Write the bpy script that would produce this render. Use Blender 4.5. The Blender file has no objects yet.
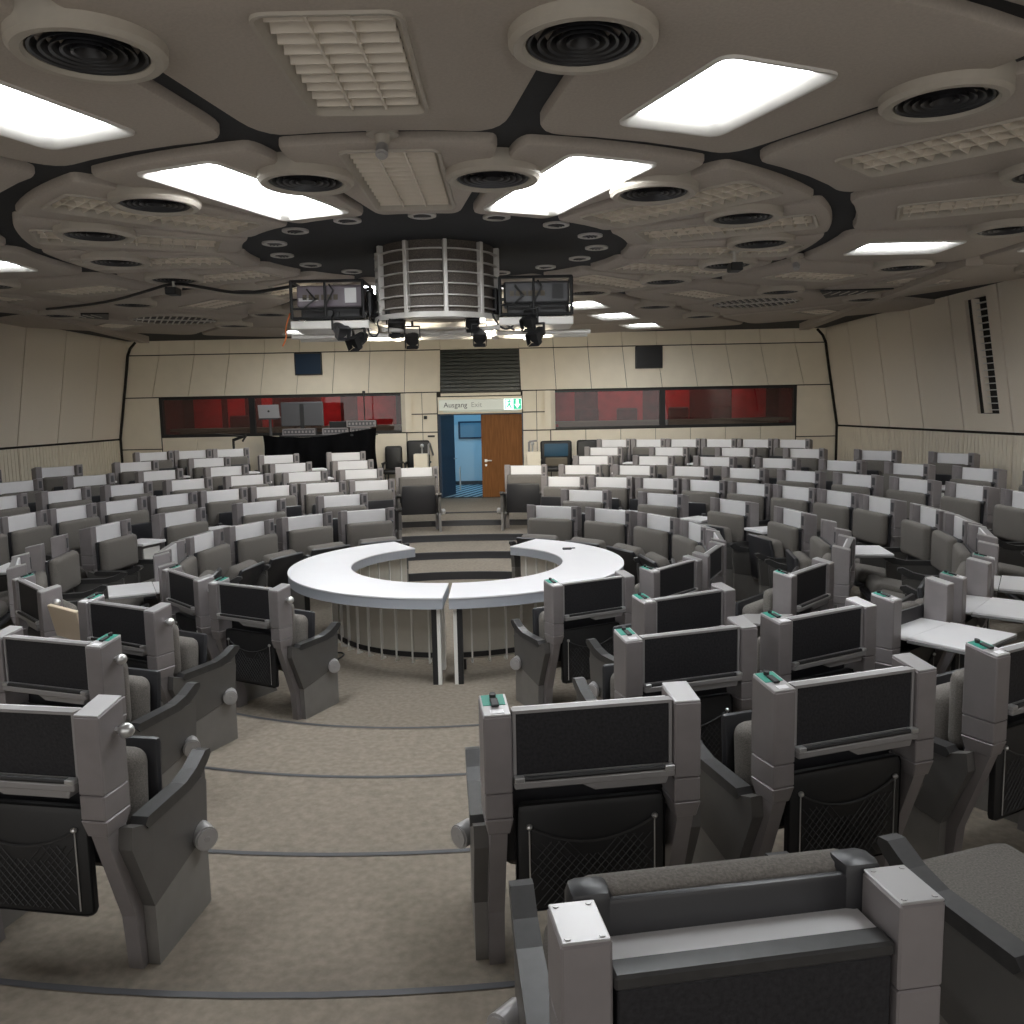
import bpy, bmesh, math, random
from mathutils import Vector, Matrix
random.seed(4)
PI = math.pi
S = bpy.context.scene
COL = S.collection
sin, cos = math.sin, math.cos
R = math.radians

# ------------------------------------------------------------------ materials
def mat(name, col, rough=0.6, metal=0.0, noise=0.0, nscale=40.0, bump=0.0, emit=None, estr=0.0, spec=0.5, col2=None):
    m = bpy.data.materials.new(name); m.use_nodes = True
    nt = m.node_tree; b = nt.nodes['Principled BSDF']
    b.inputs['Base Color'].default_value = (*col, 1)
    b.inputs['Roughness'].default_value = rough
    b.inputs['Metallic'].default_value = metal
    b.inputs['Specular IOR Level'].default_value = spec
    if noise or bump or col2:
        tc = nt.nodes.new('ShaderNodeTexCoord')
        n = nt.nodes.new('ShaderNodeTexNoise'); n.inputs['Scale'].default_value = nscale; n.inputs['Detail'].default_value = 4
        nt.links.new(tc.outputs['Object'], n.inputs['Vector'])
        if noise or col2:
            r = nt.nodes.new('ShaderNodeValToRGB')
            lo = [c * (1 - noise) for c in col]; hi = [min(1, c * (1 + noise)) for c in col]
            if col2: hi = col2
            r.color_ramp.elements[0].position = 0.3; r.color_ramp.elements[1].position = 0.7
            r.color_ramp.elements[0].color = (*lo, 1); r.color_ramp.elements[1].color = (*hi, 1)
            nt.links.new(n.outputs['Fac'], r.inputs['Fac']); nt.links.new(r.outputs['Color'], b.inputs['Base Color'])
        if bump:
            bp = nt.nodes.new('ShaderNodeBump'); bp.inputs['Strength'].default_value = bump; bp.inputs['Distance'].default_value = 0.01
            nt.links.new(n.outputs['Fac'], bp.inputs['Height']); nt.links.new(bp.outputs['Normal'], b.inputs['Normal'])
    if emit:
        b.inputs['Emission Color'].default_value = (*emit, 1); b.inputs['Emission Strength'].default_value = estr
    return m

M = {}
M['post'] = mat('grey_metal', (.238, .218, .221), .42, .25, .05, 12)
M['plate'] = mat('light_metal', (.42, .41, .41), .35, .4)
M['alu'] = mat('brushed_aluminium', (.62, .62, .62), .3, .8)
M['side'] = mat('grey_enamel', (.10, .095, .09), .45, .15, .06, 10)
M['foot'] = mat('grey_foot', (.20, .19, .18), .45, .2, .06, 10)
M['rim'] = mat('panel_rim', (.30, .29, .29), .4, .3)
M['black'] = mat('black_plastic', (.014, .014, .015), .5)
M['blacktex'] = mat('black_textured_board', (.019, .0185, .021), .6, 0, .35, 90, .15, spec=.3)
M['rubber'] = mat('dark_arm_pad', (.035, .034, .034), .42, 0, .15, 30)
M['white'] = mat('white_laminate', (.74, .73, .74), .35, 0, .02, 6)
M['edge'] = mat('grey_edge', (.2, .2, .2), .5)
M['cushion'] = mat('grey_brown_fabric', (.155, .143, .130), .95, 0, .22, 160, .3, spec=.2)
M['shell'] = mat('dark_seat_shell', (.022, .022, .025), .38)
M['net'] = mat('pocket_netting', (.038, .038, .04), .6)
M['green'] = mat('green_sticker', (.03, .27, .2), .5)
M['cream_board'] = mat('cream_board', (.66, .54, .40), .6)
M['carpet'] = mat('taupe_carpet', (.215, .186, .151), .98, 0, .15, 26, .25, spec=.1)
M['nosing'] = mat('dark_nosing', (.05, .05, .055), .6)
M['wall'] = mat('cream_wall_panel', (.78, .71, .585), .8, 0, .03, 4)
M['wallside'] = mat('beige_fabric_panel', (.80, .72, .61), .9, 0, .05, 120, spec=.2)
M['dado'] = mat('cream_ribbed_dado', (.76, .69, .57), .75, 0, .03, 5)
M['seam'] = mat('dark_seam', (.02, .018, .015), .9)
M['plate_ceiling'] = mat('dark_ceiling_plate', (.022, .023, .026), .8, 0, .1, 20)
M['petal'] = mat('taupe_ceiling_panel', (.47, .42, .37), .85, 0, .05, 60, .12, spec=.2)
M['collar'] = mat('cream_collar', (.46, .42, .36), .6, 0, .03, 20)
M['louvre'] = mat('cream_louvre', (.74, .67, .57), .45)
M['frame'] = mat('white_light_frame', (.72, .70, .66), .5)
M['sky'] = mat('lit_diffuser', (.9, .95, 1), .5, emit=(.95, .98, 1.0), estr=14.0)
M['down'] = mat('downlight_rim', (.6, .58, .55), .4, .3)
M['mesh'] = mat('drum_grille', (.11, .093, .08), .6, .2, .5, 120)
M['rib'] = mat('pale_metal_rib', (.62, .60, .57), .4, .2)
M['tabletop'] = mat('white_table_top', (.80, .79, .82), .38, 0, .015, 3)
M['tableedge'] = mat('grey_table_edge', (.36, .38, .42), .5)
M['slat'] = mat('cream_table_panel', (.50, .47, .41), .6, 0, .03, 10)
M['fin'] = mat('white_table_fin', (.78, .77, .73), .5)
M['wood'] = None
M['blue'] = mat('blue_door_frame', (.02, .035, .065), .6)
M['bluewall'] = mat('pale_corridor_wall', (.5, .62, .7), .8)
M['picture'] = mat('dark_blue_poster', (.16, .26, .34), .6)
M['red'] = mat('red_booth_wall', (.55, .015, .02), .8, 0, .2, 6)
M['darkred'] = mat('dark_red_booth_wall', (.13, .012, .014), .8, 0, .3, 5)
M['reflection'] = mat('brown_booth_reflection', (.22, .15, .11), .5)
M['screenblue'] = mat('blue_black_screen', (.012, .03, .06), .2)
M['screenblack'] = mat('black_screen', (.01, .01, .012), .25)
M['vent'] = mat('dark_green_louvre', (.016, .022, .018), .28)
M['cloth'] = mat('black_cloth', (.007, .007, .008), .95, spec=.1)
M['silver'] = mat('silver_shell', (.55, .55, .57), .35, .6)
M['gear'] = mat('grey_gear', (.07, .07, .075), .45, .2)
M['sign'] = mat('pale_sign_box', (.62, .64, .58), .5, emit=(.8, .85, .75), estr=.12)
M['signwhite'] = mat('lit_sign_white', (.85, .9, .88), .5, emit=(.85, 1, .95), estr=.7)
M['signgreen'] = mat('lit_sign_green', (.01, .3, .16), .5, emit=(.02, .5, .28), estr=.6)
M['ink'] = mat('dark_lettering', (.05, .05, .05), .6)
M['greyink'] = mat('grey_lettering', (.36, .37, .34), .6)
M['projector'] = mat('mauve_grey_case', (.22, .19, .22), .5, 0, .1, 8)
M['led'] = mat('lit_lamp_face', (.9, .92, .9), .4, emit=(1, 1, .95), estr=2.0)
M['orange'] = mat('orange_cord', (.6, .16, .04), .6)
M['bluesheen'] = mat('blue_backrest_sheen', (.02, .075, .13), .6)
M['tan'] = mat('tan_cushion', (.14, .12, .09), .8)

def wood_mat():
    m = bpy.data.materials.new('brown_wood_door'); m.use_nodes = True
    nt = m.node_tree; b = nt.nodes['Principled BSDF']; b.inputs['Roughness'].default_value = .6; b.inputs['Specular IOR Level'].default_value = .2
    tc = nt.nodes.new('ShaderNodeTexCoord'); mp = nt.nodes.new('ShaderNodeMapping'); mp.inputs['Scale'].default_value = (18, 18, 1.2)
    n = nt.nodes.new('ShaderNodeTexNoise'); n.inputs['Scale'].default_value = 2.2; n.inputs['Detail'].default_value = 6
    r = nt.nodes.new('ShaderNodeValToRGB'); r.color_ramp.elements[0].color = (.15, .058, .014, 1); r.color_ramp.elements[1].color = (.25, .10, .028, 1)
    r.color_ramp.elements[0].position = .3; r.color_ramp.elements[1].position = .7
    nt.links.new(tc.outputs['Object'], mp.inputs['Vector']); nt.links.new(mp.outputs[0], n.inputs['Vector'])
    nt.links.new(n.outputs['Fac'], r.inputs['Fac']); nt.links.new(r.outputs[0], b.inputs['Base Color'])
    return m
M['wood'] = wood_mat()
def stripe_mat():
    m = bpy.data.materials.new('striped_corridor_carpet'); m.use_nodes = True
    nt = m.node_tree; b = nt.nodes['Principled BSDF']; b.inputs['Roughness'].default_value = .9
    tc = nt.nodes.new('ShaderNodeTexCoord'); w = nt.nodes.new('ShaderNodeTexWave'); w.bands_direction = 'X'; w.inputs['Scale'].default_value = 1.6
    mp = nt.nodes.new('ShaderNodeMapping'); mp.inputs['Rotation'].default_value = (0, 0, R(18))
    r = nt.nodes.new('ShaderNodeValToRGB'); r.color_ramp.interpolation = 'CONSTANT'
    r.color_ramp.elements[0].color = (.05, .09, .13, 1); r.color_ramp.elements[1].color = (.4, .5, .55, 1); r.color_ramp.elements[1].position = .5
    nt.links.new(tc.outputs['Object'], mp.inputs['Vector']); nt.links.new(mp.outputs[0], w.inputs['Vector'])
    nt.links.new(w.outputs['Fac'], r.inputs['Fac']); nt.links.new(r.outputs[0], b.inputs['Base Color'])
    return m
M['stripe'] = stripe_mat()

# ------------------------------------------------------------------ mesh helpers
def xf(bm, vs, M4):
    if M4 is not None: bmesh.ops.transform(bm, matrix=M4, verts=vs)
def rbox(bm, x0, x1, y0, y1, z0, z1, bev=0.0, seg=1, T=None):
    g = bmesh.ops.create_cube(bm, size=1.0); vs = g['verts']
    for v in vs:
        v.co = Vector((x0 + (v.co.x + .5) * (x1 - x0), y0 + (v.co.y + .5) * (y1 - y0), z0 + (v.co.z + .5) * (z1 - z0)))
    if bev:
        es = list({e for v in vs for e in v.link_edges})
        r = bmesh.ops.bevel(bm, geom=es, offset=bev, segments=seg, profile=.5, affect='EDGES')
        vs = list({v for f in r['faces'] for v in f.verts} | {v for v in vs if v.is_valid})
        # collect full island
        st = list(vs); seen = set(vs)
        while st:
            v = st.pop()
            for e in v.link_edges:
                o = e.other_vert(v)
                if o not in seen: seen.add(o); st.append(o)
        vs = list(seen)
    xf(bm, vs, T)
    return vs
def prism(bm, pts, axis, a0, a1, T=None):
    """pts 2D polygon extruded along axis ('x': pts=(y,z); 'z': pts=(x,y); 'y': pts=(x,z))"""
    def mk(p, a):
        return {'x': (a, p[0], p[1]), 'y': (p[0], a, p[1]), 'z': (p[0], p[1], a)}[axis]
    A = [bm.verts.new(mk(p, a0)) for p in pts]; B = [bm.verts.new(mk(p, a1)) for p in pts]
    n = len(pts)
    bm.faces.new(A); bm.faces.new(B[::-1])
    for i in range(n):
        bm.faces.new((A[i], B[i], B[(i + 1) % n], A[(i + 1) % n]))
    xf(bm, A + B, T)
    return A + B
def cyl(bm, p, q, r, n=12, r2=None, caps=True):
    p = Vector(p); q = Vector(q); d = q - p; L = d.length
    rot = d.to_track_quat('Z', 'Y').to_matrix().to_4x4()
    T = Matrix.Translation((p + q) / 2) @ rot
    bmesh.ops.create_cone(bm, cap_ends=caps, segments=n, radius1=r, radius2=r if r2 is None else r2, depth=L, matrix=T)
def ball(bm, c, r, u=12, v=8, sc=(1, 1, 1)):
    bmesh.ops.create_uvsphere(bm, u_segments=u, v_segments=v, radius=r, matrix=Matrix.Translation(c) @ Matrix.Diagonal((*sc, 1)))
def tube(bm, pts, r, n=6):
    for a, b in zip(pts[:-1], pts[1:]): cyl(bm, a, b, r, n)
def lathe(bm, prof, n=32, c=(0, 0), a0=0, a1=2 * PI, close=True):
    full = abs(a1 - a0 - 2 * PI) < 1e-6
    k = n if full else n + 1
    rings = []
    for i in range(k):
        a = a0 + (a1 - a0) * i / n
        rings.append([bm.verts.new((c[0] + r * sin(a), c[1] - r * cos(a), z)) for r, z in prof])
    m = len(prof)
    for i in range(n):
        A = rings[i]; B = rings[(i + 1) % k]
        for j in range(m if close else m - 1):
            bm.faces.new((A[j], A[(j + 1) % m], B[(j + 1) % m], B[j]))
    if not full and close:
        bm.faces.new(rings[0][::-1]); bm.faces.new(rings[-1])
def mesh(name, bm, m, smooth=False, ang=40):
    bmesh.ops.recalc_face_normals(bm, faces=bm.faces)
    me = bpy.data.meshes.new(name); bm.to_mesh(me); bm.free()
    me.materials.append(M[m] if isinstance(m, str) else m)
    if smooth:
        for p in me.polygons: p.use_smooth = True
        try: me.set_sharp_from_angle(angle=R(ang))
        except Exception: pass
    return me
def link(name, me, parent=None, loc=None, rot=None):
    o = bpy.data.objects.new(name, me); COL.objects.link(o)
    if parent is not None: o.parent = parent
    if loc is not None: o.location = loc
    if rot is not None: o.rotation_euler = rot
    return o
def obj(name, bm, m, parent=None, loc=None, rot=None, smooth=False):
    return link(name, mesh(name, bm, m, smooth), parent, loc, rot)
def tag(o, label=None, cat=None, group=None, kind=None):
    if label: o['label'] = label
    if cat: o['category'] = cat
    if group: o['group'] = group
    if kind: o['kind'] = kind
    return o
def thing(name, label, cat, loc=(0, 0, 0), rz=0, group=None):
    o = bpy.data.objects.new(name, None); COL.objects.link(o); o.empty_display_size = .1
    o.location = loc; o.rotation_euler = (0, 0, rz)
    return tag(o, label, cat, group)
def struct(name, bm, m, smooth=False):
    o = obj(name, bm, m, smooth=smooth); o['kind'] = 'structure'; return o
def BM(): return bmesh.new()
def to_mesh(name, c):
    o = bpy.data.objects.new(name, c); COL.objects.link(o)
    bpy.context.view_layer.update()
    me = bpy.data.meshes.new_from_object(o.evaluated_get(bpy.context.evaluated_depsgraph_get()))
    m = c.materials[0]
    bpy.data.objects.remove(o); me.name = name
    if not me.materials: me.materials.append(m)
    n = bpy.data.objects.new(name, me); COL.objects.link(n); return n
ORD = ['first', 'second', 'third', 'fourth', 'fifth', 'sixth', 'seventh', 'eighth', 'ninth', 'tenth', 'eleventh', 'twelfth',
       'thirteenth', 'fourteenth', 'fifteenth', 'sixteenth', 'seventeenth', 'eighteenth', 'nineteenth', 'twentieth']

# ------------------------------------------------------------------ camera
CAM = Vector((.68, -8.761, 2.32)); F = 859.0; P_ = .11897; RO = .01983
right = Vector((1, 0, 0)); fwd = Vector((0, cos(P_), -sin(P_))); up = Vector((0, sin(P_), cos(P_)))
rc = right * cos(RO) - up * sin(RO); uc = right * sin(RO) + up * cos(RO)
cd = bpy.data.cameras.new('camera'); cam = bpy.data.objects.new('camera', cd); COL.objects.link(cam)
mw = Matrix((rc, uc, -fwd)).transposed().to_4x4(); mw.translation = CAM
cam.matrix_world = mw
cd.sensor_width = 36; cd.lens = 36 * F / 1024; cd.clip_start = .05
S.camera = cam
def proj(p):
    q = Vector(p) - CAM; z = q.dot(fwd)
    if z < .05: return None
    return 512 + F * q.dot(rc) / z, 512 - F * q.dot(uc) / z, z

# ------------------------------------------------------------------ room shell
BACKY = 9.75; SIDEX = 7.7; ZC = 3.9; NEARY = -10.4
BND = [2.93, 3.98, 5.05, 6.13, 7.2, 8.2]
TZ = [0, .105, .21, .315, .41, .52, .63]
def tz(r):
    k = 0
    while k < 6 and r > BND[k]: k += 1
    return TZ[k]
AZ = .43   # landing in front of the exit door
bm = BM(); bn = BM()
N = 160
def pt(r, a): return (r * sin(a), -r * cos(a))
def clipx(x, y): return max(-SIDEX - .1, min(SIDEX + .1, x)), max(NEARY, min(BACKY + .1, y))
rad = [0] + BND + [13.0]
HALF = .98
for k in range(7):
    r0, r1, z = rad[k], rad[k + 1], TZ[k]
    for i in range(N):
        a0 = 2 * PI * i / N; a1 = 2 * PI * (i + 1) / N
        q = [pt(r0, a0), pt(r1, a0), pt(r1, a1), pt(r0, a1)]
        if k >= 5:      # keep the door landing out of the upper tiers
            mx = sum(p[0] for p in q) / 4; my = sum(p[1] for p in q) / 4
        vs = [bm.verts.new((*clipx(*p), z)) for p in (q if k else q[1:3] + [(0, 0)])]
        try: bm.faces.new(vs)
        except Exception: pass
floor = struct('floor', bm, 'carpet')
# door landing is cut out of the two top tiers
def cut_landing():
    b = bmesh.new(); b.from_mesh(floor.data)
    for co, no in (((-HALF, 0, 0), (1, 0, 0)), ((HALF, 0, 0), (1, 0, 0))):
        bmesh.ops.bisect_plane(b, geom=b.verts[:] + b.edges[:] + b.faces[:], plane_co=co, plane_no=no)
    dele = [f for f in b.faces if f.calc_center_median().y > 7.0 and abs(f.calc_center_median().x) < HALF and f.calc_center_median().z > .45]
    bmesh.ops.delete(b, geom=dele, context='FACES')
    b.to_mesh(floor.data); b.free()
cut_landing()
bm = BM()
yl = [(HALF * (i / 8 * 2 - 1)) for i in range(9)]
prism(bm, [(x, math.sqrt(7.2 ** 2 - x * x)) for x in yl] + [(HALF, 12.6), (-HALF, 12.6)][:0] + [(HALF, BACKY + .1), (-HALF, BACKY + .1)], 'z', AZ - .1, AZ)
struct('floor_door_landing', bm, 'carpet')
bm = BM()   # risers: dark faces between tiers
for k in range(6):
    r = BND[k]
    for i in range(N):
        a0 = 2 * PI * i / N; a1 = 2 * PI * (i + 1) / N
        p, q = pt(r, a0), pt(r, a1)
        if k == 5 and abs(p[0]) < HALF and p[1] > 0: continue
        z1 = TZ[k + 1]
        if k == 4 and abs(p[0]) < HALF - .1 and p[1] > 0: z1 = AZ
        if abs(p[0]) > SIDEX: continue
        bm.faces.new([bm.verts.new((*p, TZ[k])), bm.verts.new((*q, TZ[k])), bm.verts.new((*q, z1)), bm.verts.new((*p, z1))])
        # nosing strip
        p2, q2 = pt(r + .018, a0), pt(r + .018, a1); p1, q1 = pt(r - .012, a0), pt(r - .012, a1)
        z2 = z1 + .004
        bn.faces.new([bn.verts.new((*p1, z2)), bn.verts.new((*q1, z2)), bn.verts.new((*q2, z2)), bn.verts.new((*p2, z2))])
        bn.faces.new([bn.verts.new((*p1, z2)), bn.verts.new((*q1, z2)), bn.verts.new((*q1, z2 - .03)), bn.verts.new((*p1, z2 - .03))])
struct('trim_risers', bm, 'nosing'); struct('trim_nosing', bn, 'nosing')

# ceiling plate
bm = BM(); rbox(bm, -SIDEX - .3, SIDEX + .3, NEARY, BACKY + .3, ZC, ZC + .15)
struct('ceiling', bm, 'plate_ceiling')

# walls
def back_wall():
    bm = BM()
    Y0, Y1 = BACKY, BACKY + .25
    W0, W1, WZ0, WZ1 = 1.55, 6.8, 1.88, 2.70
    DX0, DX1, DZ = -.87, .94, 2.23
    X = SIDEX + .3
    for x0, x1, z0, z1 in ((-X, X, 2.70, 3.9), (-X, -W1, 0, 2.70), (W1, X, 0, 2.70), (-W0, DX0, 0, 2.70), (DX1, W0, 0, 2.70), (DX0, DX1, DZ, 2.70),
                           (-W1, -W0, 0, WZ0), (W0, W1, 0, WZ0), (DX0, DX1, 0, AZ)):
        rbox(bm, x0, x1, Y0 + .03, Y1, z0, z1)
    struct('wall_back', bm, 'seam')
    bm = BM()
    def panel(x0, x1, z0, z1, fan=0.0, lean=0.0, g=.006):
        # four corner panel 2.5 cm thick, top edge scaled towards the centre line by fan and set forward by lean
        t = 1 - fan
        for yy in (0,):
            c = [(x0 + g, z0 + g, 0), (x1 - g, z0 + g, 0), ((x1 - g) * t, z1 - g, lean), ((x0 + g) * t, z1 - g, lean)]
        A = [bm.verts.new((x, Y0 - l, z)) for x, z, l in c]; B = [bm.verts.new((x, Y0 + .03, z)) for x, z, l in c]
        bm.faces.new(A); bm.faces.new(B[::-1])
        for i in range(4): bm.faces.new((A[i], A[(i + 1) % 4], B[(i + 1) % 4], B[i]))
    # upper row
    n = 9; w = (7.72 - .92) / n
    for i in range(n):
        for s in (-1, 1):
            off = -.0 if s > 0 else 0
            a = (.92 + i * w) if s > 0 else -(.80 + (i + 1) * (7.72 - .80) / n)
            b = (.92 + (i + 1) * w) if s > 0 else -(.80 + i * (7.72 - .80) / n)
            panel(a, b, 2.72, 3.60, .03)
            panel(a * .97, b * .97, 3.61, 3.9, .01, .12)
    panel(-.78, .90, 3.60, 3.9, 0, .12); panel(-.80, .92, 2.62, 2.69)
    # band between the door and windows, and below the windows
    for a, b in ((-1.54, -1.2), (-1.2, -.88), (.95, 1.25), (1.25, 1.54)):
        panel(a, b, .45, 1.86); panel(a, b, 1.87, 2.25); panel(a, b, 2.26, 2.71)
    panel(-.87, .94, 2.24, 2.61)
    for s in (-1, 1):
        xs = [1.55 + i * (6.8 - 1.55) / 7 for i in range(8)]
        for a, b in zip(xs[:-1], xs[1:]):
            panel(*(sorted((s * a, s * b))), .45, 1.86)
        panel(*sorted((s * 6.82, s * 7.72)), 1.62, 2.71); panel(*sorted((s * 6.82, s * 7.72)), .45, 1.61)
    struct('wall_back_panels', bm, 'wall')
back_wall()

LEAN = .34
def side_wall(s, name):
    bm = BM(); x = SIDEX
    prism(bm, [(s * (x + .05), 0), (s * (x + .05), 1.83), (s * (x + .05 - LEAN), 3.95), (s * (x + .5), 3.95), (s * (x + .5), 0)], 'y', NEARY, BACKY + .1)
    struct(name, bm, 'seam')
    bm = BM(); bd = BM()
    ys = [BACKY] + [8.5 - 1.31 * i for i in range(15)]
    slot = None
    for a, b in zip(ys[:-1], ys[1:]):
        g = .017
        segs = [(b + g, a - g)]
        if s > 0 and b < 4.0 < a:
            segs = [(b + g, 3.55), (4.12, a - g)]
            slot = (3.55, 4.12)
        for y0, y1 in segs:
            prism(bm, [(s * x, 1.86), (s * (x - LEAN), 3.93), (s * (x - LEAN + .07), 3.93), (s * (x + .07), 1.86)], 'y', y0, y1)
        if s > 0 and b < 4.0 < a:
            for z0, z1 in ((1.86, 2.12), (3.78, 3.93)):
                f = lambda z: x - LEAN * (z - 1.86) / 2.07
                prism(bm, [(s * f(z0), z0), (s * f(z1), z1), (s * (f(z1) + .07), z1), (s * (f(z0) + .07), z0)], 'y', 3.55, 4.12)
        # ribbed dado
        rbox(bd, *sorted((s * x, s * (x + .06))), b + g, a - g, 0, 1.82)
        k = int((a - b - .04) / .105)
        for i in range(k):
            y = b + .02 + (i + .12) * (a - b - .04) / k
            rbox(bd, *sorted((s * (x - .010), s * (x + .02))), y, y + .085, .0, 1.82)
    struct(name + '_panels', bm, 'wallside'); struct('trim_' + ('1' if s < 0 else '2'), bd, 'dado')
    # dark curved corner bead
    bc = BM()
    fw = lambda z: s * (x - .03 - (LEAN * (z - 1.86) / 2.07 if z > 1.86 else 0))
    pts = [(fw(z), BACKY - .04 - .05 * max(0, z - 3.2), z) for z in (.5, 1.86, 2.4, 2.9, 3.3, 3.6)] + [(fw(3.75) - s * .05, BACKY - .08, 3.75), (fw(3.88) - s * .16, BACKY - .1, 3.88)]
    tube(bc, pts, .028, 8)
    struct('trim_' + ('3' if s < 0 else '4'), bc, 'seam')
side_wall(-1, 'wall_left'); side_wall(1, 'wall_right')
bm = BM(); rbox(bm, -SIDEX - .3, SIDEX + .3, NEARY - .2, NEARY, 0, 4); bm.free()

# vent slot in the right wall
t = thing('wall_vent', 'tall dark slot vent with white louvres in the right wall', 'vent', (SIDEX, 3.83, 2.12))
f = lambda z: -LEAN * (z - 1.86) / 2.07
bm = BM(); prism(bm, [(f(2.13) + .066, .01), (f(3.77) + .066, 1.64), (f(3.77) + .09, 1.64), (f(2.13) + .09, .01)], 'y', -.27, .28); obj('backing', bm, 'black', t)
bm = BM()
for i in range(17):
    z = .05 + i * .095
    rbox(bm, f(z + 2.12) - .01, f(z + 2.12) + .06, -.27, -.02, z, z + .012)
obj('louvre', bm, 'frame', t)
bm = BM(); prism(bm, [(f(2.13) - .05, .01), (f(3.77) - .05, 1.64), (f(3.77) + .05, 1.64), (f(2.13) + .05, .01)], 'y', -.02, .02); obj('divider', bm, 'wallside', t)

# corridor behind the door
bm = BM(); rbox(bm, -1.2, 1.2, BACKY + .12, 13.4, AZ - .1, AZ - .005); struct('floor_corridor', bm, 'stripe')
bm = BM(); rbox(bm, -1.25, 1.25, 13.2, 13.4, AZ, 3.2); rbox(bm, -1.25, -1.2, BACKY + .25, 13.4, AZ, 3.2); rbox(bm, 1.2, 1.25, BACKY + .25, 13.4, AZ, 3.2)
struct('wall_corridor', bm, 'bluewall')
bm = BM(); rbox(bm, -1.25, 1.25, BACKY + .25, 13.4, 2.75, 2.85); struct('ceiling_corridor', bm, 'bluewall')
bm = BM(); rbox(bm, -1.2, 1.2, 13.17, 13.2, AZ, AZ + .09); struct('baseboard_corridor', bm, 'nosing')
t = thing('framed_poster', 'framed blue poster on the corridor wall beyond the open door', 'picture', (-.28, 13.17, 1.82))
bm = BM(); rbox(bm, -.36, .36, -.03, .02, -.22, .22, .01); obj('frame', bm, 'blue', t)
bm = BM(); rbox(bm, -.31, .31, -.035, -.028, -.18, .18); obj('print', bm, 'picture', t)
t = thing('corridor_bench', 'small pale slatted rack standing in the blue corridor', 'rack', (-.72, 11.7, AZ))
for k in range(3):
    bm = BM(); rbox(bm, -.2, .2, -.12 + .0, .12, .28 + k * .16, .30 + k * .16); obj('shelf', bm, 'rib', t, rot=(0, R(-25), 0))
for sx in (-.18, .18):
    bm = BM(); rbox(bm, sx - .012, sx + .012, -.1, .1, 0, .66 if sx < 0 else .55); obj('leg', bm, 'rib', t)

# doors
t = thing('door_1', 'closed brown wooden leaf of the exit double door', 'door', (.94, BACKY + .09, AZ)); t['kind'] = 'structure'
bm = BM(); rbox(bm, -.89, -.005, -.025, .025, .005, 1.79, .004); obj('leaf', bm, 'wood', t)
bm = BM(); cyl(bm, (-.80, -.03, .80), (-.80, -.09, .80), .012, 10); rbox(bm, -.80, -.67, -.10, -.075, .79, .815, .006); rbox(bm, -.83, -.77, -.032, -.02, .77, .83)
cyl(bm, (-.80, -.026, .70), (-.80, -.036, .70), .025, 12); obj('handle', bm, 'alu', t)
t = thing('door_2', 'open left leaf of the exit double door, lit blue', 'door', (-.85, BACKY + .2, AZ), R(74)); t['kind'] = 'structure'
bm = BM(); rbox(bm, 0, .86, -.025, .025, .005, 1.79, .004); obj('leaf', bm, 'blue', t)  # blue corridor light is put into this leaf's base colour
bm = BM(); rbox(bm, .68, .80, -.09, -.07, .80, .82); cyl(bm, (.78, -.02, .81), (.78, -.08, .81), .012, 10); obj('handle', bm, 'alu', t)
bm = BM()
for x0, x1 in ((-.87, -.82), (.94, .97)): rbox(bm, x0, x1, BACKY + .02, BACKY + .2, AZ, 2.24)
rbox(bm, -.87, .97, BACKY + .02, BACKY + .2, 2.22, 2.26)
struct('trim_door', bm, 'blue')

# exit sign
t = thing('exit_sign', 'pale exit sign box with green pictograms above the open door', 'sign', (.055, BACKY, 2.28))
bm = BM(); rbox(bm, -.885, .885, -.16, -.001, .03, .27, .012); rbox(bm, -.80, .80, -.05, 0, -.0, .04); obj('sign_box', bm, 'sign', t)
bm = BM(); rbox(bm, .50, .875, -.17, -.155, .035, .268, .004); obj('pictogram_panel', bm, 'signwhite', t)
bm = BM()
rbox(bm, .70, .865, -.176, -.168, .045, .26)
bg = bm
obj('arrow_field', bm, 'signgreen', t)
bm = BM()
prism(bm, [(.755, .245), (.81, .245), (.81, .15), (.845, .15), (.7825, .06), (.72, .15), (.755, .15)], 'y', -.182, -.175)
obj('arrow', bm, 'signwhite', t)
bm = BM()
prism(bm, [(.52, .045), (.535, .045), (.535, .258), (.52, .258)], 'y', -.176, -.168)
prism(bm, [(.52, .246), (.67, .246), (.67, .258), (.52, .258)], 'y', -.176, -.168)
ball(bm, (.615, -.172, .228), .014, 8, 6)
prism(bm, [(.57, .21), (.64, .225), (.65, .20), (.615, .19), (.64, .13), (.665, .07), (.645, .06), (.61, .13), (.575, .08), (.55, .085), (.59, .15), (.60, .19), (.565, .19)], 'y', -.176, -.168)
obj('running_figure', bm, 'signgreen', t)
def text(s, size, mname, parent, loc, name='lettering'):
    c = bpy.data.curves.new(name, 'FONT'); c.body = s; c.size = size; c.extrude = .002; c.align_x = 'LEFT'
    c.materials.append(M[mname])
    o = to_mesh(name, c); o.parent = parent; o.location = loc; o.rotation_euler = (PI / 2, 0, 0)
    return o
text('Ausgang', .15, 'ink', t, (-.78, -.163, .105)); text('Exit', .15, 'greyink', t, (-.20, -.163, .105))

# air vent over the door
t = thing('wall_louvre', 'large dark slatted vent on the wall above the exit sign', 'vent', (.06, BACKY, 2.70))
bm = BM(); rbox(bm, -.84, .84, -.015, .02, 0, .88); obj('backing', bm, 'black', t)
bm = BM()
for i in range(11):
    z = .02 + i * .078
    prism(bm, [(-.012, z), (-.05, z + .012), (-.045, z + .066), (-.012, z + .074)], 'x', -.83, .83)
obj('louvre', bm, 'vent', t)

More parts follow.
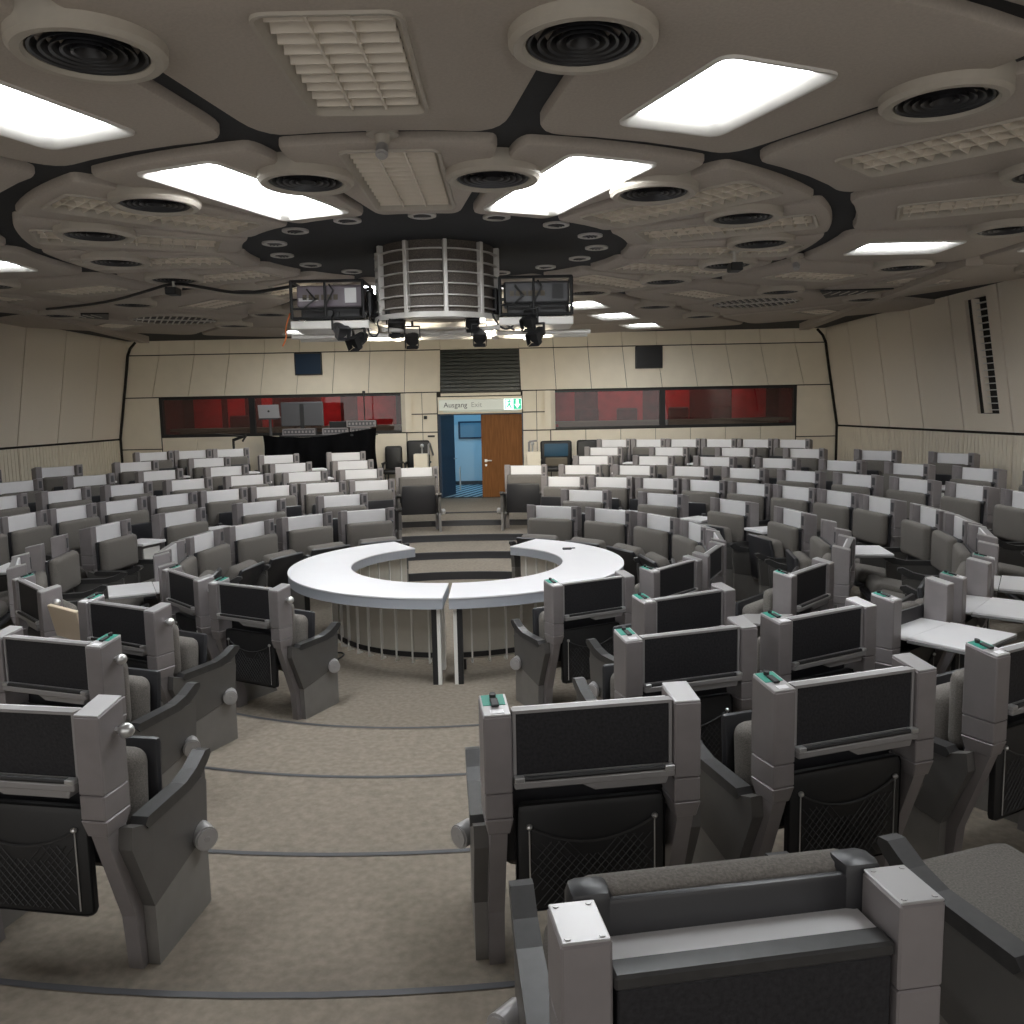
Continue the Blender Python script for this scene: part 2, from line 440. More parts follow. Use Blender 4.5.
# wall screens
for s, x, m, lab in ((-1, -3.58, 'screenblue', 'small blue-black screen on the wall left of the drum'), (1, 3.65, 'screenblack', 'small black screen on the wall right of the drum')):
    t = thing('wall_screen', lab, 'screen', (x, BACKY, 3.36))
    bm = BM(); rbox(bm, -.29, .29, -.05, 0, -.235, .235, .01); obj('frame', bm, 'black', t)
    bm = BM(); rbox(bm, -.265, .265, -.055, -.048, -.21, .21); obj('screen', bm, m, t)

# windows and interpreters' booths
def booth(s, n):
    x0, x1 = sorted((s * 1.55, s * 6.8))
    z0, z1 = 1.88, 2.70
    t = thing('window_%d' % n, 'long booth window %s of the exit door, red room behind' % ('left' if s < 0 else 'right'), 'window', (0, BACKY, z0)); t['kind'] = 'structure'
    bm = BM()
    rbox(bm, x0, x1, .03, .10, 0, .04); rbox(bm, x0, x1, .03, .10, .78, .82); rbox(bm, x0, x0 + .04, .03, .10, .04, .78); rbox(bm, x1 - .04, x1, .03, .10, .04, .78)
    mx = s * 3.95 if s > 0 else -4.85
    rbox(bm, mx - .06, mx + .06, .03, .12, .04, .78)
    obj('window_frame', bm, 'black', t)
    bm = BM(); rbox(bm, x0 + .03, x1 - .03, .06, .066, .03, .79)
    g = bpy.data.materials.get('booth_glass')
    if g is None:
        g = bpy.data.materials.new('booth_glass'); g.use_nodes = True
        nt = g.node_tree; nt.nodes.clear()
        o_ = nt.nodes.new('ShaderNodeOutputMaterial'); mx_ = nt.nodes.new('ShaderNodeMixShader'); tr = nt.nodes.new('ShaderNodeBsdfTransparent'); gl = nt.nodes.new('ShaderNodeBsdfGlossy')
        gl.inputs['Roughness'].default_value = .03; tr.inputs['Color'].default_value = (.8, .8, .8, 1); mx_.inputs[0].default_value = .06
        nt.links.new(tr.outputs[0], mx_.inputs[1]); nt.links.new(gl.outputs[0], mx_.inputs[2]); nt.links.new(mx_.outputs[0], o_.inputs[0])
    obj('glass', bm, g, t)
    # splayed reveal
    bm = BM()
    rbox(bm, x0, x1, .101, .25, -.02, .0)
    xi = s * 1.55
    prism(bm, [(xi - s * .13, -.08), (xi + s * .0, -.08), (xi + s * .10, .03), (xi - s * .1, .03)], 'z', 0, .82)
    obj('window_sill', bm, 'wall', t)
    # the booth room
    bm = BM()
    Yb = 11.6
    rbox(bm, x0 - .2, x1 + .2, Yb, Yb + .1, 1.0, 3.2); rbox(bm, x0 - .3, x0 - .2, BACKY + .25, Yb + .1, 1.0, 3.2); rbox(bm, x1 + .2, x1 + .3, BACKY + .25, Yb + .1, 1.0, 3.2)
    struct('wall_booth', bm, 'darkred')
    bm = BM(); rbox(bm, x0 - .3, x1 + .3, BACKY + .25, Yb + .1, 3.1, 3.2); struct('ceiling_booth', bm, 'darkred')
    bm = BM(); rbox(bm, x0 - .3, x1 + .3, BACKY + .25, Yb + .1, .9, 1.0); struct('floor_booth', bm, 'darkred')
    # bright red wall sections on the booth's back wall
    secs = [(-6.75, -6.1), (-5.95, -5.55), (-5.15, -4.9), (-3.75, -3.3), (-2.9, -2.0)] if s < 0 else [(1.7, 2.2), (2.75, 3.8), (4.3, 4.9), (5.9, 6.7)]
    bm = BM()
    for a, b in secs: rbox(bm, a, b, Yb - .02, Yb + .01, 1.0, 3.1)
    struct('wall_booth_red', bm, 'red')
    t = tag(obj('booth_reflection', (lambda b: (prism(b, [(x0, BACKY + .45), (x1, BACKY + .45), (x1, 11.0), ((x0 + x1) / 2 + s * 1.3, 10.5), ((x0 + x1) / 2, 10.35), ((x0 + x1) / 2 - s * 1.3, 10.5), (x0, 11.0)], 'z', 1.98, 2.03), rbox(b, x0 + .2, x1 - .2, BACKY + .5, BACKY + .6, 1.0, 1.98), b)[-1])(BM()), 'reflection'),
            'brown counter built as a slab behind the %s window' % ('left' if s < 0 else 'right'), 'reflection')  # curved slab stands in for a reflection of the seats in the glass
    for i, x in enumerate([s * 2.5, s * 3.4, s * 4.6, s * 5.6]):
        if s < 0 and i in (0, 1): continue
        c = thing('booth_chair', '%s dark red chair from the door inside the %s booth' % (ORD[i if s > 0 else i - 2], 'left' if s < 0 else 'right'), 'chair', (x, 11.2, 1.0), 0, 'dark red chairs in the booths')
        bm = BM(); rbox(bm, -.24, .24, .12, .2, .65, 1.3, .04, 2); obj('backrest', bm, 'darkred', c)
        bm = BM(); rbox(bm, -.24, .24, -.25, .2, .42, .52, .04, 2); obj('seat', bm, 'darkred', c)
        bm = BM(); cyl(bm, (0, 0, 0), (0, 0, .42), .03); obj('stem', bm, 'black', c)
    li = bpy.data.lights.new('booth_lamp', 'AREA'); li.energy = 9; li.shape = 'RECTANGLE'; li.size = 4.0; li.size_y = .8; li.color = (1, .75, .65)
    lo = bpy.data.objects.new('booth_lamp', li); COL.objects.link(lo); lo.location = ((x0 + x1) / 2, 11.0, 3.08)
booth(-1, 1); booth(1, 2)
li = bpy.data.lights.new('corridor_lamp', 'AREA'); li.energy = 13; li.size = 1.6; li.color = (.38, .76, 1)
lo = bpy.data.objects.new('corridor_lamp', li); COL.objects.link(lo); lo.location = (-.2, 11.7, 2.73)

# ------------------------------------------------------------------ ceiling panels, lights, vents
def round_poly(pts, rad, n=5):
    out = []; k = len(pts)
    for i in range(k):
        p, r = Vector(pts[i]), rad[i]
        if r <= 0: out.append(p); continue
        a = (Vector(pts[i - 1]) - p); b = (Vector(pts[(i + 1) % k]) - p)
        ra = min(r, a.length * .48); rb = min(r, b.length * .48)
        A = p + a.normalized() * ra; B = p + b.normalized() * rb
        for j in range(n + 1):
            u = j / n; out.append(A * (1 - u) ** 2 + p * 2 * u * (1 - u) + B * u * u)
    return out
def petal_outline(r0, r1, half, g, rc0, rc1):
    """outline in local frame: the petal's middle line runs along -y (towards the camera)"""
    nI, nO = 4, 8
    i0 = half - math.asin(min(.9, g / r0)); o0 = half - math.asin(g / r1)
    pts = []; rad_ = []
    for j in range(nI + 1):
        a = -i0 + 2 * i0 * j / nI; pts.append((r0 * sin(a), -r0 * cos(a))); rad_.append(rc0 if j in (0, nI) else 0)
    for j in range(nO + 1):
        a = o0 - 2 * o0 * j / nO; pts.append((r1 * sin(a), -r1 * cos(a))); rad_.append(rc1 if j in (0, nO) else 0)
    return round_poly(pts, rad_)
def rrect(hw, y0, y1, r): return round_poly([(-hw, y0), (hw, y0), (hw, y1), (-hw, y1)], [r] * 4, 4)
def petal_mesh(r0, r1, rc0, rc1, g=.028, zb=3.835, hole=None):
    bm = BM(); P = petal_outline(r0, r1, R(11.25), g, rc0, rc1)
    c = sum(P, Vector((0, 0))) / len(P)
    def inset(d):
        o = []
        for p in P:
            v = p - c; o.append(c + v * (1 - d / v.length))
        return o
    loops = [(P, ZC + .01), (P, zb + .03), (inset(.012), zb + .01), (inset(.04), zb)]
    L = [[bm.verts.new((*p, z)) for p in q] for q, z in loops]
    n = len(P)
    for a, b in zip(L[:-1], L[1:]):
        for i in range(n): bm.faces.new((a[i], a[(i + 1) % n], b[(i + 1) % n], b[i]))
    if not hole: bm.faces.new(L[-1])
    else:
        H = [bm.verts.new((*p, zb)) for p in hole]; U = [bm.verts.new((*p, ZC + .01)) for p in hole]; m = len(H)
        for i in range(m): bm.faces.new((H[i], H[(i + 1) % m], U[(i + 1) % m], U[i]))
        bm.edges.ensure_lookup_table()
        E_ = []
        for lp in (L[-1], H):
            for i in range(len(lp)): E_.append(bm.edges.get((lp[i], lp[(i + 1) % len(lp)])))
        bmesh.ops.triangle_fill(bm, edges=E_, use_beauty=True, use_dissolve=False)
    return mesh('ceiling_panel', bm, 'petal', True, 35)
RINGS = {'A': (1.86, 3.66), 'B': (3.85, 5.72), 'C': (5.86, 7.58), 'D': (7.72, 9.45)}
PM = {}
def petal_for(k, lit):
    if (k, lit) not in PM:
        v = RINGS[k]; hole = None
        if lit is not None:
            a, b = span(k, lit); e = .075 if lit and k != 'A' else (.06 if lit else .045); hole = rrect(.255 + e, -b - e, -a + e, .08)
        PM[k, lit] = petal_mesh(v[0], v[1], .14 if k == 'A' else .26, .30, .045 if k == 'A' else (.085 if k == 'B' else .045), hole=hole)
    return PM[k, lit]
RN = {'A': 'inner', 'B': 'second', 'C': 'third', 'D': 'outermost'}
np_ = 0
def rect_frame(bm, hw, y0, y1, w, z0, z1, bev=.012):
    # rounded frame bars around [-hw,hw] x [y0,y1]
    out = round_poly([(-hw - w, y0 - w), (hw + w, y0 - w), (hw + w, y1 + w), (-hw - w, y1 + w)], [.09] * 4, 4)
    inn = round_poly([(-hw, y0), (hw, y0), (hw, y1), (-hw, y1)], [.045] * 4, 4)
    n = len(out)
    mid = [o * .75 + i * .25 for o, i in zip(out, inn)]
    L = [[bm.verts.new((*p, z)) for p in q] for q, z in ((out, z1), (out, z0 + .012), (mid, z0), (inn, z0 + .004), (inn, z1))]
    for a, b in zip(L[:-1], L[1:]):
        for i in range(n): bm.faces.new((a[i], a[(i + 1) % n], b[(i + 1) % n], b[i]))
def side_word(deg):
    return 'right' if deg > 0 else 'left'
SKY = {'A': [22.5, -22.5, 157.5, -157.5], 'B': [22.5, -22.5, 90, -90, 157.5, -157.5], 'C': [22.5, -22.5, 157.5, -157.5, 90], 'D': [157.5, -157.5]}
SPAN = {'A': (2.10, 3.50), 'B': (4.20, 5.02), 'C': (5.98, 6.85), 'D': (7.95, 8.75)}
def span(ring, lit):
    a, b = SPAN[ring]
    return a, (5.25 if ring == 'B' and not lit else b)
fix_cache = {}
lv_count = {}
def fixture(ring, deg, lit):
    r0, r1 = span(ring, lit); hw = .255
    key = (ring, lit)
    if key not in fix_cache:
        d = {}
        bm = BM()
        e = .08 if lit and ring != 'A' else (.065 if lit else .05)
        loops = [(rrect(hw + e, -r1 - e, -r0 + e, .09), 3.836), (rrect(hw + e - .003, -r1 - e + .003, -r0 + e - .003, .088), 3.822), (rrect(hw + e - .02, -r1 - e + .02, -r0 + e - .02, .07), 3.822), (rrect(hw, -r1, -r0, .05), 3.868), (rrect(hw, -r1, -r0, .05), 3.90)]
        L = [[bm.verts.new((*p, z)) for p in q] for q, z in loops]; n = len(L[0])
        for a, b in zip(L[:-1], L[1:]):
            for i in range(n): bm.faces.new((a[i], a[(i + 1) % n], b[(i + 1) % n], b[i]))
        d['frame'] = mesh('frame', bm, 'frame' if lit else 'collar', True)
        if lit:
            bm = BM(); rbox(bm, -hw + .001, hw - .001, -r1 + .001, -r0 - .001, 3.876, 3.884); d['diffuser'] = mesh('diffuser', bm, 'sky')
        else:
            bm = BM(); rbox(bm, -hw + .001, hw - .001, -r1 + .001, -r0 - .001, 3.89, 3.897); d['shade_backing'] = mesh('shade_backing', bm, 'side')  # dark colour stands in for the shade between the louvre blades
            bm = BM()
            n = int((r1 - r0) / .098)
            for i in range(n):
                y = -r1 + (i + .5) * (r1 - r0) / n
                prism(bm, [(y - .022, 3.89), (y - .004, 3.842), (y + .004, 3.842), (y + .022, 3.89)], 'x', -hw + .002, hw - .002)
            for x in (-hw / 3, hw / 3):
                rbox(bm, x - .006, x + .006, -r1, -r0, 3.838, 3.89)
            d['louvre'] = mesh('louvre', bm, 'louvre')
        fix_cache[key] = d
    t = thing('ceiling_light' if lit else 'louvre_light', '', 'ceiling light', (0, 0, 0), R(deg), 'lit ceiling panels' if lit else 'unlit louvre lights')
    # empty at the fixture, children keep their place about the hub
    t.rotation_euler = (0, 0, 0)
    rm = (r0 + r1) / 2; t.location = (rm * sin(R(deg)), -rm * cos(R(deg)), 3.835)
    for k, me in fix_cache[key].items():
        link(k, me, t, (-t.location.x, -t.location.y, -3.835), (0, 0, R(deg)))
    return t
ringfix = []
for ring in 'ABCD':
    for i in range(16):
        deg = i * 22.5
        if deg > 180: deg -= 360
        r0, r1 = RINGS[ring]
        mid = (r0 + r1) / 2; xm = mid * sin(R(deg)); ym = -mid * cos(R(deg))
        if ring == 'D' and abs(deg) < 130: continue
        if ring == 'C' and abs(deg) < 20 and False: continue
        np_ += 1
        lit = deg in SKY[ring]
        o = link('ceiling_panel_%d' % np_, petal_for(ring, None if ring == 'C' and abs(abs(deg) - 135) < 1 else lit), None, (0, 0, 0), (0, 0, R(deg))); o['kind'] = 'structure'
        lit = deg in SKY[ring]
        if ring == 'C' and abs(abs(deg) - 135) < 1: pass
        else: ringfix.append((ring, deg, lit))
# number the fixtures from the middle line outwards so each label points at one
for lit in (True, False):
    for ring in 'ABCD':
        for s in (-1, 0, 1):
            L = sorted([d for rg, d, l in ringfix if rg == ring and l == lit and (0 if d in (0, 180) else (1 if d > 0 else -1)) == s], key=lambda d: abs(d))
            for k, d in enumerate(L):
                t = fixture(ring, d, lit)
                w = 'glowing rectangular ceiling light' if lit else 'unlit beige louvre light'
                if s == 0: t['label'] = '%s in the %s ceiling ring, straight %s' % (w, RN[ring], 'above the near aisle' if d == 0 else 'before the exit door')
                else: t['label'] = '%s, %s of its kind going back %s in the %s ceiling ring' % (w, ORD[k], 'right' if s > 0 else 'left', RN[ring])
# round air vents over the gaps between the panels
def vent_meshes():
    bm = BM(); lathe(bm, [(.235, 3.79), (.25, 3.775), (.285, 3.775), (.305, 3.795), (.31, 3.90), (.235, 3.90)], 40)
    a = mesh('collar', bm, 'collar', True)
    bm = BM(); lathe(bm, [(0.001, 3.862), (.236, 3.862), (.236, 3.88), (.001, 3.88)], 32)
    b = mesh('duct', bm, 'black')
    bm = BM()
    for r in (.215, .175, .135, .095, .055):
        lathe(bm, [(r, 3.795), (r + .012, 3.79), (r + .012, 3.80), (r - .016, 3.84), (r - .022, 3.84)], 32)
    for k in range(4):
        a_ = k * PI / 2 + .4; cyl(bm, (0, 0, 3.84), (.235 * cos(a_), .235 * sin(a_), 3.84), .006, 6)
    c = mesh('rings', bm, 'shell', True)
    return {'collar': a, 'duct': b, 'vent_ring': c}
VM = vent_meshes()
for ring, rv in (('A', 3.08), ('B', 5.16), ('C', 7.0), ('D', 8.9)):
    for s in (-1, 1):
        k = 0
        for i in range(8):
            deg = s * (11.25 + 22.5 * i)
            if ring == 'A' and s < 0: deg -= [0, 1.5, 4, 6, 5, 3, 1, 0][i]
            if ring == 'C' and abs(deg) < 70: continue
            if ring == 'D' and abs(deg) < 150: continue
            x, y = rv * sin(R(deg)), -rv * cos(R(deg))
            if abs(x) > 7.0: continue
            t = thing('air_vent', 'round black air vent, %s going back %s in the %s ceiling ring' % (ORD[k], 'right' if s > 0 else 'left', RN[ring]), 'air vent', (x, y, 3.90), 0, 'round ceiling air vents'); k += 1
            for n_, me in VM.items(): link(n_, me, t, (0, 0, -3.90))
# downlights in the dark disc
bm = BM(); lathe(bm, [(.075, 3.885), (.10, 3.88), (.115, 3.885), (.115, 3.90), (.075, 3.90)], 24); DA = mesh('rim', bm, 'down', True)
bm = BM(); lathe(bm, [(.001, 3.892), (.076, 3.892), (.076, 3.899), (.001, 3.899)], 20)
for k in (-1, 0, 1): rbox(bm, -.07, .07, k * .032 - .006, k * .032 + .006, 3.884, 3.893)
DB = mesh('lens', bm, 'gear')
k = 0
for i in range(16):
    deg = i * 22.5; d2 = deg if deg <= 180 else deg - 360
    if d2 < 0: d2 -= 3 * sin(R(min(180, -d2)))
    x, y = 1.57 * sin(R(d2)), -1.57 * cos(R(d2))
    if i == 0: lab = 'small round downlight in the dark ceiling disc, nearest the near aisle'
    elif i == 8: lab = 'small round downlight in the dark ceiling disc, straight behind the drum'
    else: lab = 'small round downlight, %s going back along the %s rim of the dark disc' % (ORD[(i if i < 8 else 16 - i) - 1], 'right' if i < 8 else 'left')
    t = thing('downlight', lab, 'downlight', (x, y, 3.90), 0, 'downlights around the drum')
    link('rim', DA, t, (0, 0, -3.90)); link('lens', DB, t, (0, 0, -3.90), (0, 0, R(d2)))
# large round and triangular ceiling grilles towards the far corners
for s in (-1, 1):
    x, y = (4.35, 4.25) if s > 0 else (-4.55, 5.0)
    t = thing('ceiling_grille', 'large round dark slatted grille in the ceiling near the far %s corner' % side_word(s), 'ceiling grille', (x, y, 3.835))
    bm = BM(); lathe(bm, [(.001, -.012), (.62, -.012), (.62, .0), (.001, .0)], 40); obj('backing', bm, 'black', t)
    bm = BM(); lathe(bm, [(.62, 0), (.62, -.03), (.66, -.03), (.68, 0)], 40)
    obj('frame', bm, 'collar', t, smooth=True)
    bm = BM()
    for i in range(-6, 7):
        w = math.sqrt(max(0, .61 ** 2 - (i * .092) ** 2)); rbox(bm, i * .092 - .008, i * .092 + .008, -w, w, -.03, -.012)
    rbox(bm, -.61, .61, -.012, .012, -.032, -.012)
    obj('louvre', bm, 'down', t, rot=(0, 0, R(-s * 25)))
    t = thing('ceiling_grille', 'dark triangular slatted grille beside the round one, far %s ceiling' % side_word(s), 'ceiling grille', ((5.35 if s > 0 else -5.6), (3.35 if s > 0 else 4.3), 3.835))
    bm = BM(); prism(bm, [(-.45 * s, -.25), (.5 * s, -.35), (-.1 * s, .5)], 'z', -.02, 0); obj('backing', bm, 'black', t)
    bm = BM()
    for i in range(5): rbox(bm, -.3 + i * .12, -.29 + i * .12, -.24, .1, -.03, -.02)
    obj('louvre', bm, 'down', t)
    # long ceiling beam towards the side wall
    bm = BM()
    a, b = Vector((s * 6.55, 8.6)), Vector((s * 5.75, .8)); d = (b - a).normalized(); nrm = Vector((-d.y, d.x)) * .09
    prism(bm, [tuple(a + nrm), tuple(b + nrm), tuple(b - nrm), tuple(a - nrm)], 'z', 3.77, 3.9)
    struct('beam_' + side_word(s), bm, 'petal')
# ceiling cameras
def ceil_cam(x, y, lab):
    t = thing('ceiling_camera', lab, 'camera', (x, y, 3.88))
    bm = BM(); cyl(bm, (0, 0, .0), (0, 0, -.03), .09, 20); cyl(bm, (0, 0, -.03), (0, 0, -.10), .045, 16, .035); obj('base', bm, 'collar', t, smooth=True)
    bm = BM(); cyl(bm, (0, -.02, -.10), (0, -.06, -.15), .035, 14); cyl(bm, (0, -.06, -.15), (0, -.065, -.157), .022, 12); obj('body', bm, 'plate', t, smooth=True)
ceil_cam(0, -3.76, 'small pale camera in the dark channel between middle louvre lights')
ceil_cam(3.72, .55, 'small pale camera beside the dark channel, right ceiling')
for s, p, lab in ((1, (2.95, .05, 3.84), 'small black projector arm under the ceiling, right of the drum'), (-1, (-3.0, .95, 3.84), 'small black camera bracket holding the cable, left ceiling')):
    t = thing('ceiling_bracket', lab, 'bracket', p)
    bm = BM(); cyl(bm, (0, 0, 0), (0, 0, -.12), .018); rbox(bm, -.05, .05, -.05, .05, -.01, .0); obj('stem', bm, 'down', t)
    bm = BM(); rbox(bm, -.06, .06, -.12, .06, -.20, -.12, .01); obj('body', bm, 'black', t)
# black cable slung under the ceiling
def curve(name, pts, r, m, label, cat):
    c = bpy.data.curves.new(name, 'CURVE'); c.dimensions = '3D'; c.bevel_depth = r; c.bevel_resolution = 2
    sp = c.splines.new('NURBS'); sp.points.add(len(pts) - 1); sp.use_endpoint_u = True; sp.order_u = 3
    for q, p in zip(sp.points, pts): q.co = (*p, 1)
    c.materials.append(M[m]); o = to_mesh(name, c)
    if label: tag(o, label, cat)
    return o
curve('ceiling_cable', [(-5.6, 3.2, 3.80), (-4.4, 2.2, 3.72), (-3.4, 1.2, 3.73), (-3.0, .95, 3.78), (-2.7, .85, 3.72), (-2.2, .6, 3.60), (-1.8, .3, 3.58), (-1.45, .1, 3.6)], .017, 'black', 'black cable slung from the left ceiling to the projector cage', 'cable')
curve('hanging_orange_cable', [(-1.46, -.15, 3.3), (-1.52, -.15, 3.15), (-1.5, -.15, 3.06), (-1.55, -.15, 2.98)], .008, 'orange', 'thin orange cord dangling from the left projector cage', 'cord')

# ------------------------------------------------------------------ drum, projectors, lights
t = thing('hanging_drum', 'large dark grille drum with pale ribs hanging from the ceiling disc', 'drum', (-.02, 0, 3.9))
bm = BM(); lathe(bm, [(.001, -.66), (.57, -.66), (.57, .0), (.001, .0)], 48); obj('grille', bm, 'mesh', t, smooth=True)
for i in range(10):
    a = R(12 + 36 * i)
    bm = BM(); rbox(bm, -.020, .020, -.625, -.57, -.70, -.005, .005, T=Matrix.Rotation(a, 4, 'Z')); obj('rib', bm, 'rib', t)
for i in range(6):
    z = -.09 - i * .105
    bm = BM(); lathe(bm, [(.575, z), (.612, z), (.612, z + .010), (.575, z + .010)], 48); obj('hoop', bm, 'rib', t, smooth=True)
bm = BM(); lathe(bm, [(.45, -.71), (.625, -.71), (.625, -.66), (.45, -.66)], 48); obj('base_ring', bm, 'rib', t, smooth=True)
t = thing('lighting_rig', 'pale cross beams of the lighting rig beneath the drum', 'rig', (.04, 0, 3.05))
for a, b in (((-.55, -.5, .04), (.55, .3, .04)), ((-.55, .3, .04), (.55, -.5, .04)), ((-1.5, -.12, .02), (1.45, -.12, .02)), ((-1.5, .25, .02), (1.45, .25, .02))):
    bm = BM(); cyl(bm, a, b, .022, 10); obj('beam', bm, 'rib', t)
for x in (-.5, .5):
    bm = BM(); cyl(bm, (x, .0, .0), (x, 0, .10), .016, 8); rbox(bm, x - .03, x + .03, -.15, .28, -.01, .03); obj('bracket', bm, 'down', t)
for s in (-1, 1):
    cx = -1.06 if s < 0 else .95
    W = side_word(s)
    t = thing('hanging_projector_cage', 'black tube cage holding a projector at the %s of the drum' % W, 'cage', (cx, 0, 3.2))
    hw, hd, h = .345, .30, .38
    bm = BM()
    for x in (-hw, hw):
        for y in (-hd, hd): cyl(bm, (x, y, 0.02), (x, y, h), .016, 8)
    for z in (.03, h):
        for y in (-hd, hd): cyl(bm, (-hw, y, z), (hw, y, z), .014, 8)
        for x in (-hw, hw): cyl(bm, (x, -hd, z), (x, hd, z), .014, 8)
    cyl(bm, (-.02, -hd, .03), (-.02, -hd, h), .012, 8)
    cyl(bm, (-hw, -hd, .12), (hw, -hd, .12), .010, 8)
    obj('cage_frame', bm, 'black', t)
    bm = BM(); rbox(bm, -.36, .40 if s < 0 else .36, -.32, .32, -.075, .005, .008); obj('platform', bm, 'rib', t)
    bm = BM()
    bm.free()
    for y in (-.15, .15):
        bm = BM(); cyl(bm, (-s * hw, y, .06), (-s * (hw + .13), y, .06), .014, 8); obj('bracket_arm', bm, 'black', t)
    p = thing('hanging_projector', ('mauve-grey projector with white label in the left cage' if s < 0 else 'dark projector with yellowish vents in the right cage'), 'projector', (cx, 0, 3.21))
    bm = BM(); rbox(bm, -.31, .33, -.23, .23, .13, .34, .02, 2); obj('case', bm, 'projector' if s < 0 else 'gear', p)
    bm = BM(); rbox(bm, .16, .27, -.238, -.228, .17, .31)
    if s < 0: rbox(bm, -.29, -.1, -.238, -.228, .19, .22)
    obj('label', bm, 'white' if s < 0 else 'net', p)
    bm = BM()
    for i in range(6): rbox(bm, -.25 + i * .06, -.21 + i * .06, -.238, -.228, .2, .25)
    obj('vent', bm, 'tan', p)
    bm = BM(); rbox(bm, -.28, .3, -.2, .2, .02, .13, .01); cyl(bm, (0, -.2, .075), (0, -.27, .075), .045, 14); obj('mount', bm, 'black', p)
    bm = BM(); 
    pts = [(-.2, -.27, .3), (-.12, -.29, .2), (-.22, -.3, .12), (-.05, -.3, .08), (.06, -.3, .28), (.02, -.29, .34)]
    tube(bm, pts, .008, 6); obj('cable', bm, 'black', p)
    bm = BM(); rbox(bm, *((hw + .015, hw + .08) if s < 0 else (-hw - .07, -hw - .015)), -.2, .1, .05, .3, .02); obj('side_unit', bm, 'black', t)
spots = [(-.95, -.32, 3.12, 35, 'gear', 'grey'), (-.77, -.28, 3.02, -30, 'black', 'black'), (-.40, -.35, 3.16, 10, 'black', 'fat black'), (-.25, -.28, 3.03, 0, 'black', 'short black'),
         (.33, -.35, 3.17, 5, 'black', 'tall black'), (.40, -.4, 3.03, 5, 'black', 'low black'), (.90, -.3, 3.17, -25, 'black', 'slim black'), (.96, -.34, 3.03, -30, 'black', 'tilted black')]
for i, (x, y, z, rz, m, w) in enumerate(spots):
    t = thing('hanging_stage_light', '%s stage light, %s from left under the drum' % (w, ORD[i]), 'stage light', (x, y, z), R(rz), 'stage lights under the drum')
    sc = 1.25 if i == 2 else 1.0
    T = Matrix.Rotation(R(28), 4, 'X')
    bm = BM()
    vs0 = len(bm.verts)
    cyl(bm, (0, .07 * sc, 0), (0, -.06 * sc, 0), .055 * sc, 14, .065 * sc); cyl(bm, (0, .07 * sc, 0), (0, .10 * sc, 0), .04 * sc, 12)
    bmesh.ops.transform(bm, matrix=T, verts=bm.verts); obj('lamp_body', bm, m, t)
    bm = BM()
    for k in range(4):
        rbox(bm, -.055 * sc, .055 * sc, -.13 * sc, -.06 * sc, .058 * sc, .064 * sc, T=Matrix.Rotation(k * PI / 2, 4, 'Y'))
    bmesh.ops.transform(bm, matrix=T, verts=bm.verts); obj('barn_door', bm, m, t)
    bm = BM(); rbox(bm, -.075 * sc, -.066 * sc, -.015, .015, -.01, .11); rbox(bm, .066 * sc, .075 * sc, -.015, .015, -.01, .11); rbox(bm, -.075 * sc, .075 * sc, -.015, .015, .10, .112); cyl(bm, (0, 0, .11), (0, 0, .16), .012)
    obj('yoke', bm, 'black', t)
    if i in (4, 7):
        bm = BM(); rbox(bm, .07, .13, -.06, -.02, -.02, .02, .006) if i == 4 else rbox(bm, -.10, -.06, -.1, -.08, -.05, .0, .004)
        obj('lamp_face', bm, 'led', t)
curve('hanging_rig_cable', [(-.64, -.3, 3.28), (-.70, -.3, 3.12), (-.62, -.3, 3.02), (-.56, -.3, 3.1), (-.6, -.3, 3.2), (-.5, -.3, 3.25)], .008, 'black', 'looped black cable dangling below the rig left of the drum', 'cable')
curve('hanging_rig_cable', [(.52, -.3, 3.25), (.58, -.3, 3.12), (.68, -.3, 3.08), (.76, -.3, 3.16), (.68, -.3, 3.22), (.62, -.3, 3.15), (.74, -.3, 3.08)], .010, 'black', 'looped black cable dangling below the rig right of the drum', 'cable')

for p, tg, e in (((.43, -.3, 3.06), (1.2, 9.75, 3.2), 300), ((.98, -.2, 3.0), (-.8, 9.75, 3.1), 300), ((-.77, -.2, 3.0), (4.6, 9.75, 3.2), 300), ((-.25, -.2, 3.0), (-5, 9.75, 3.2), 240)):
    li = bpy.data.lights.new('stage_lamp', 'SPOT'); li.energy = e; li.spot_size = R(62); li.spot_blend = 1; li.shadow_soft_size = .03; li.color = (1, .91, .72)
    lo = bpy.data.objects.new('stage_lamp', li); COL.objects.link(lo); lo.location = p
    lo.rotation_euler = (Vector(tg) - Vector(p)).to_track_quat('-Z', 'Y').to_euler()
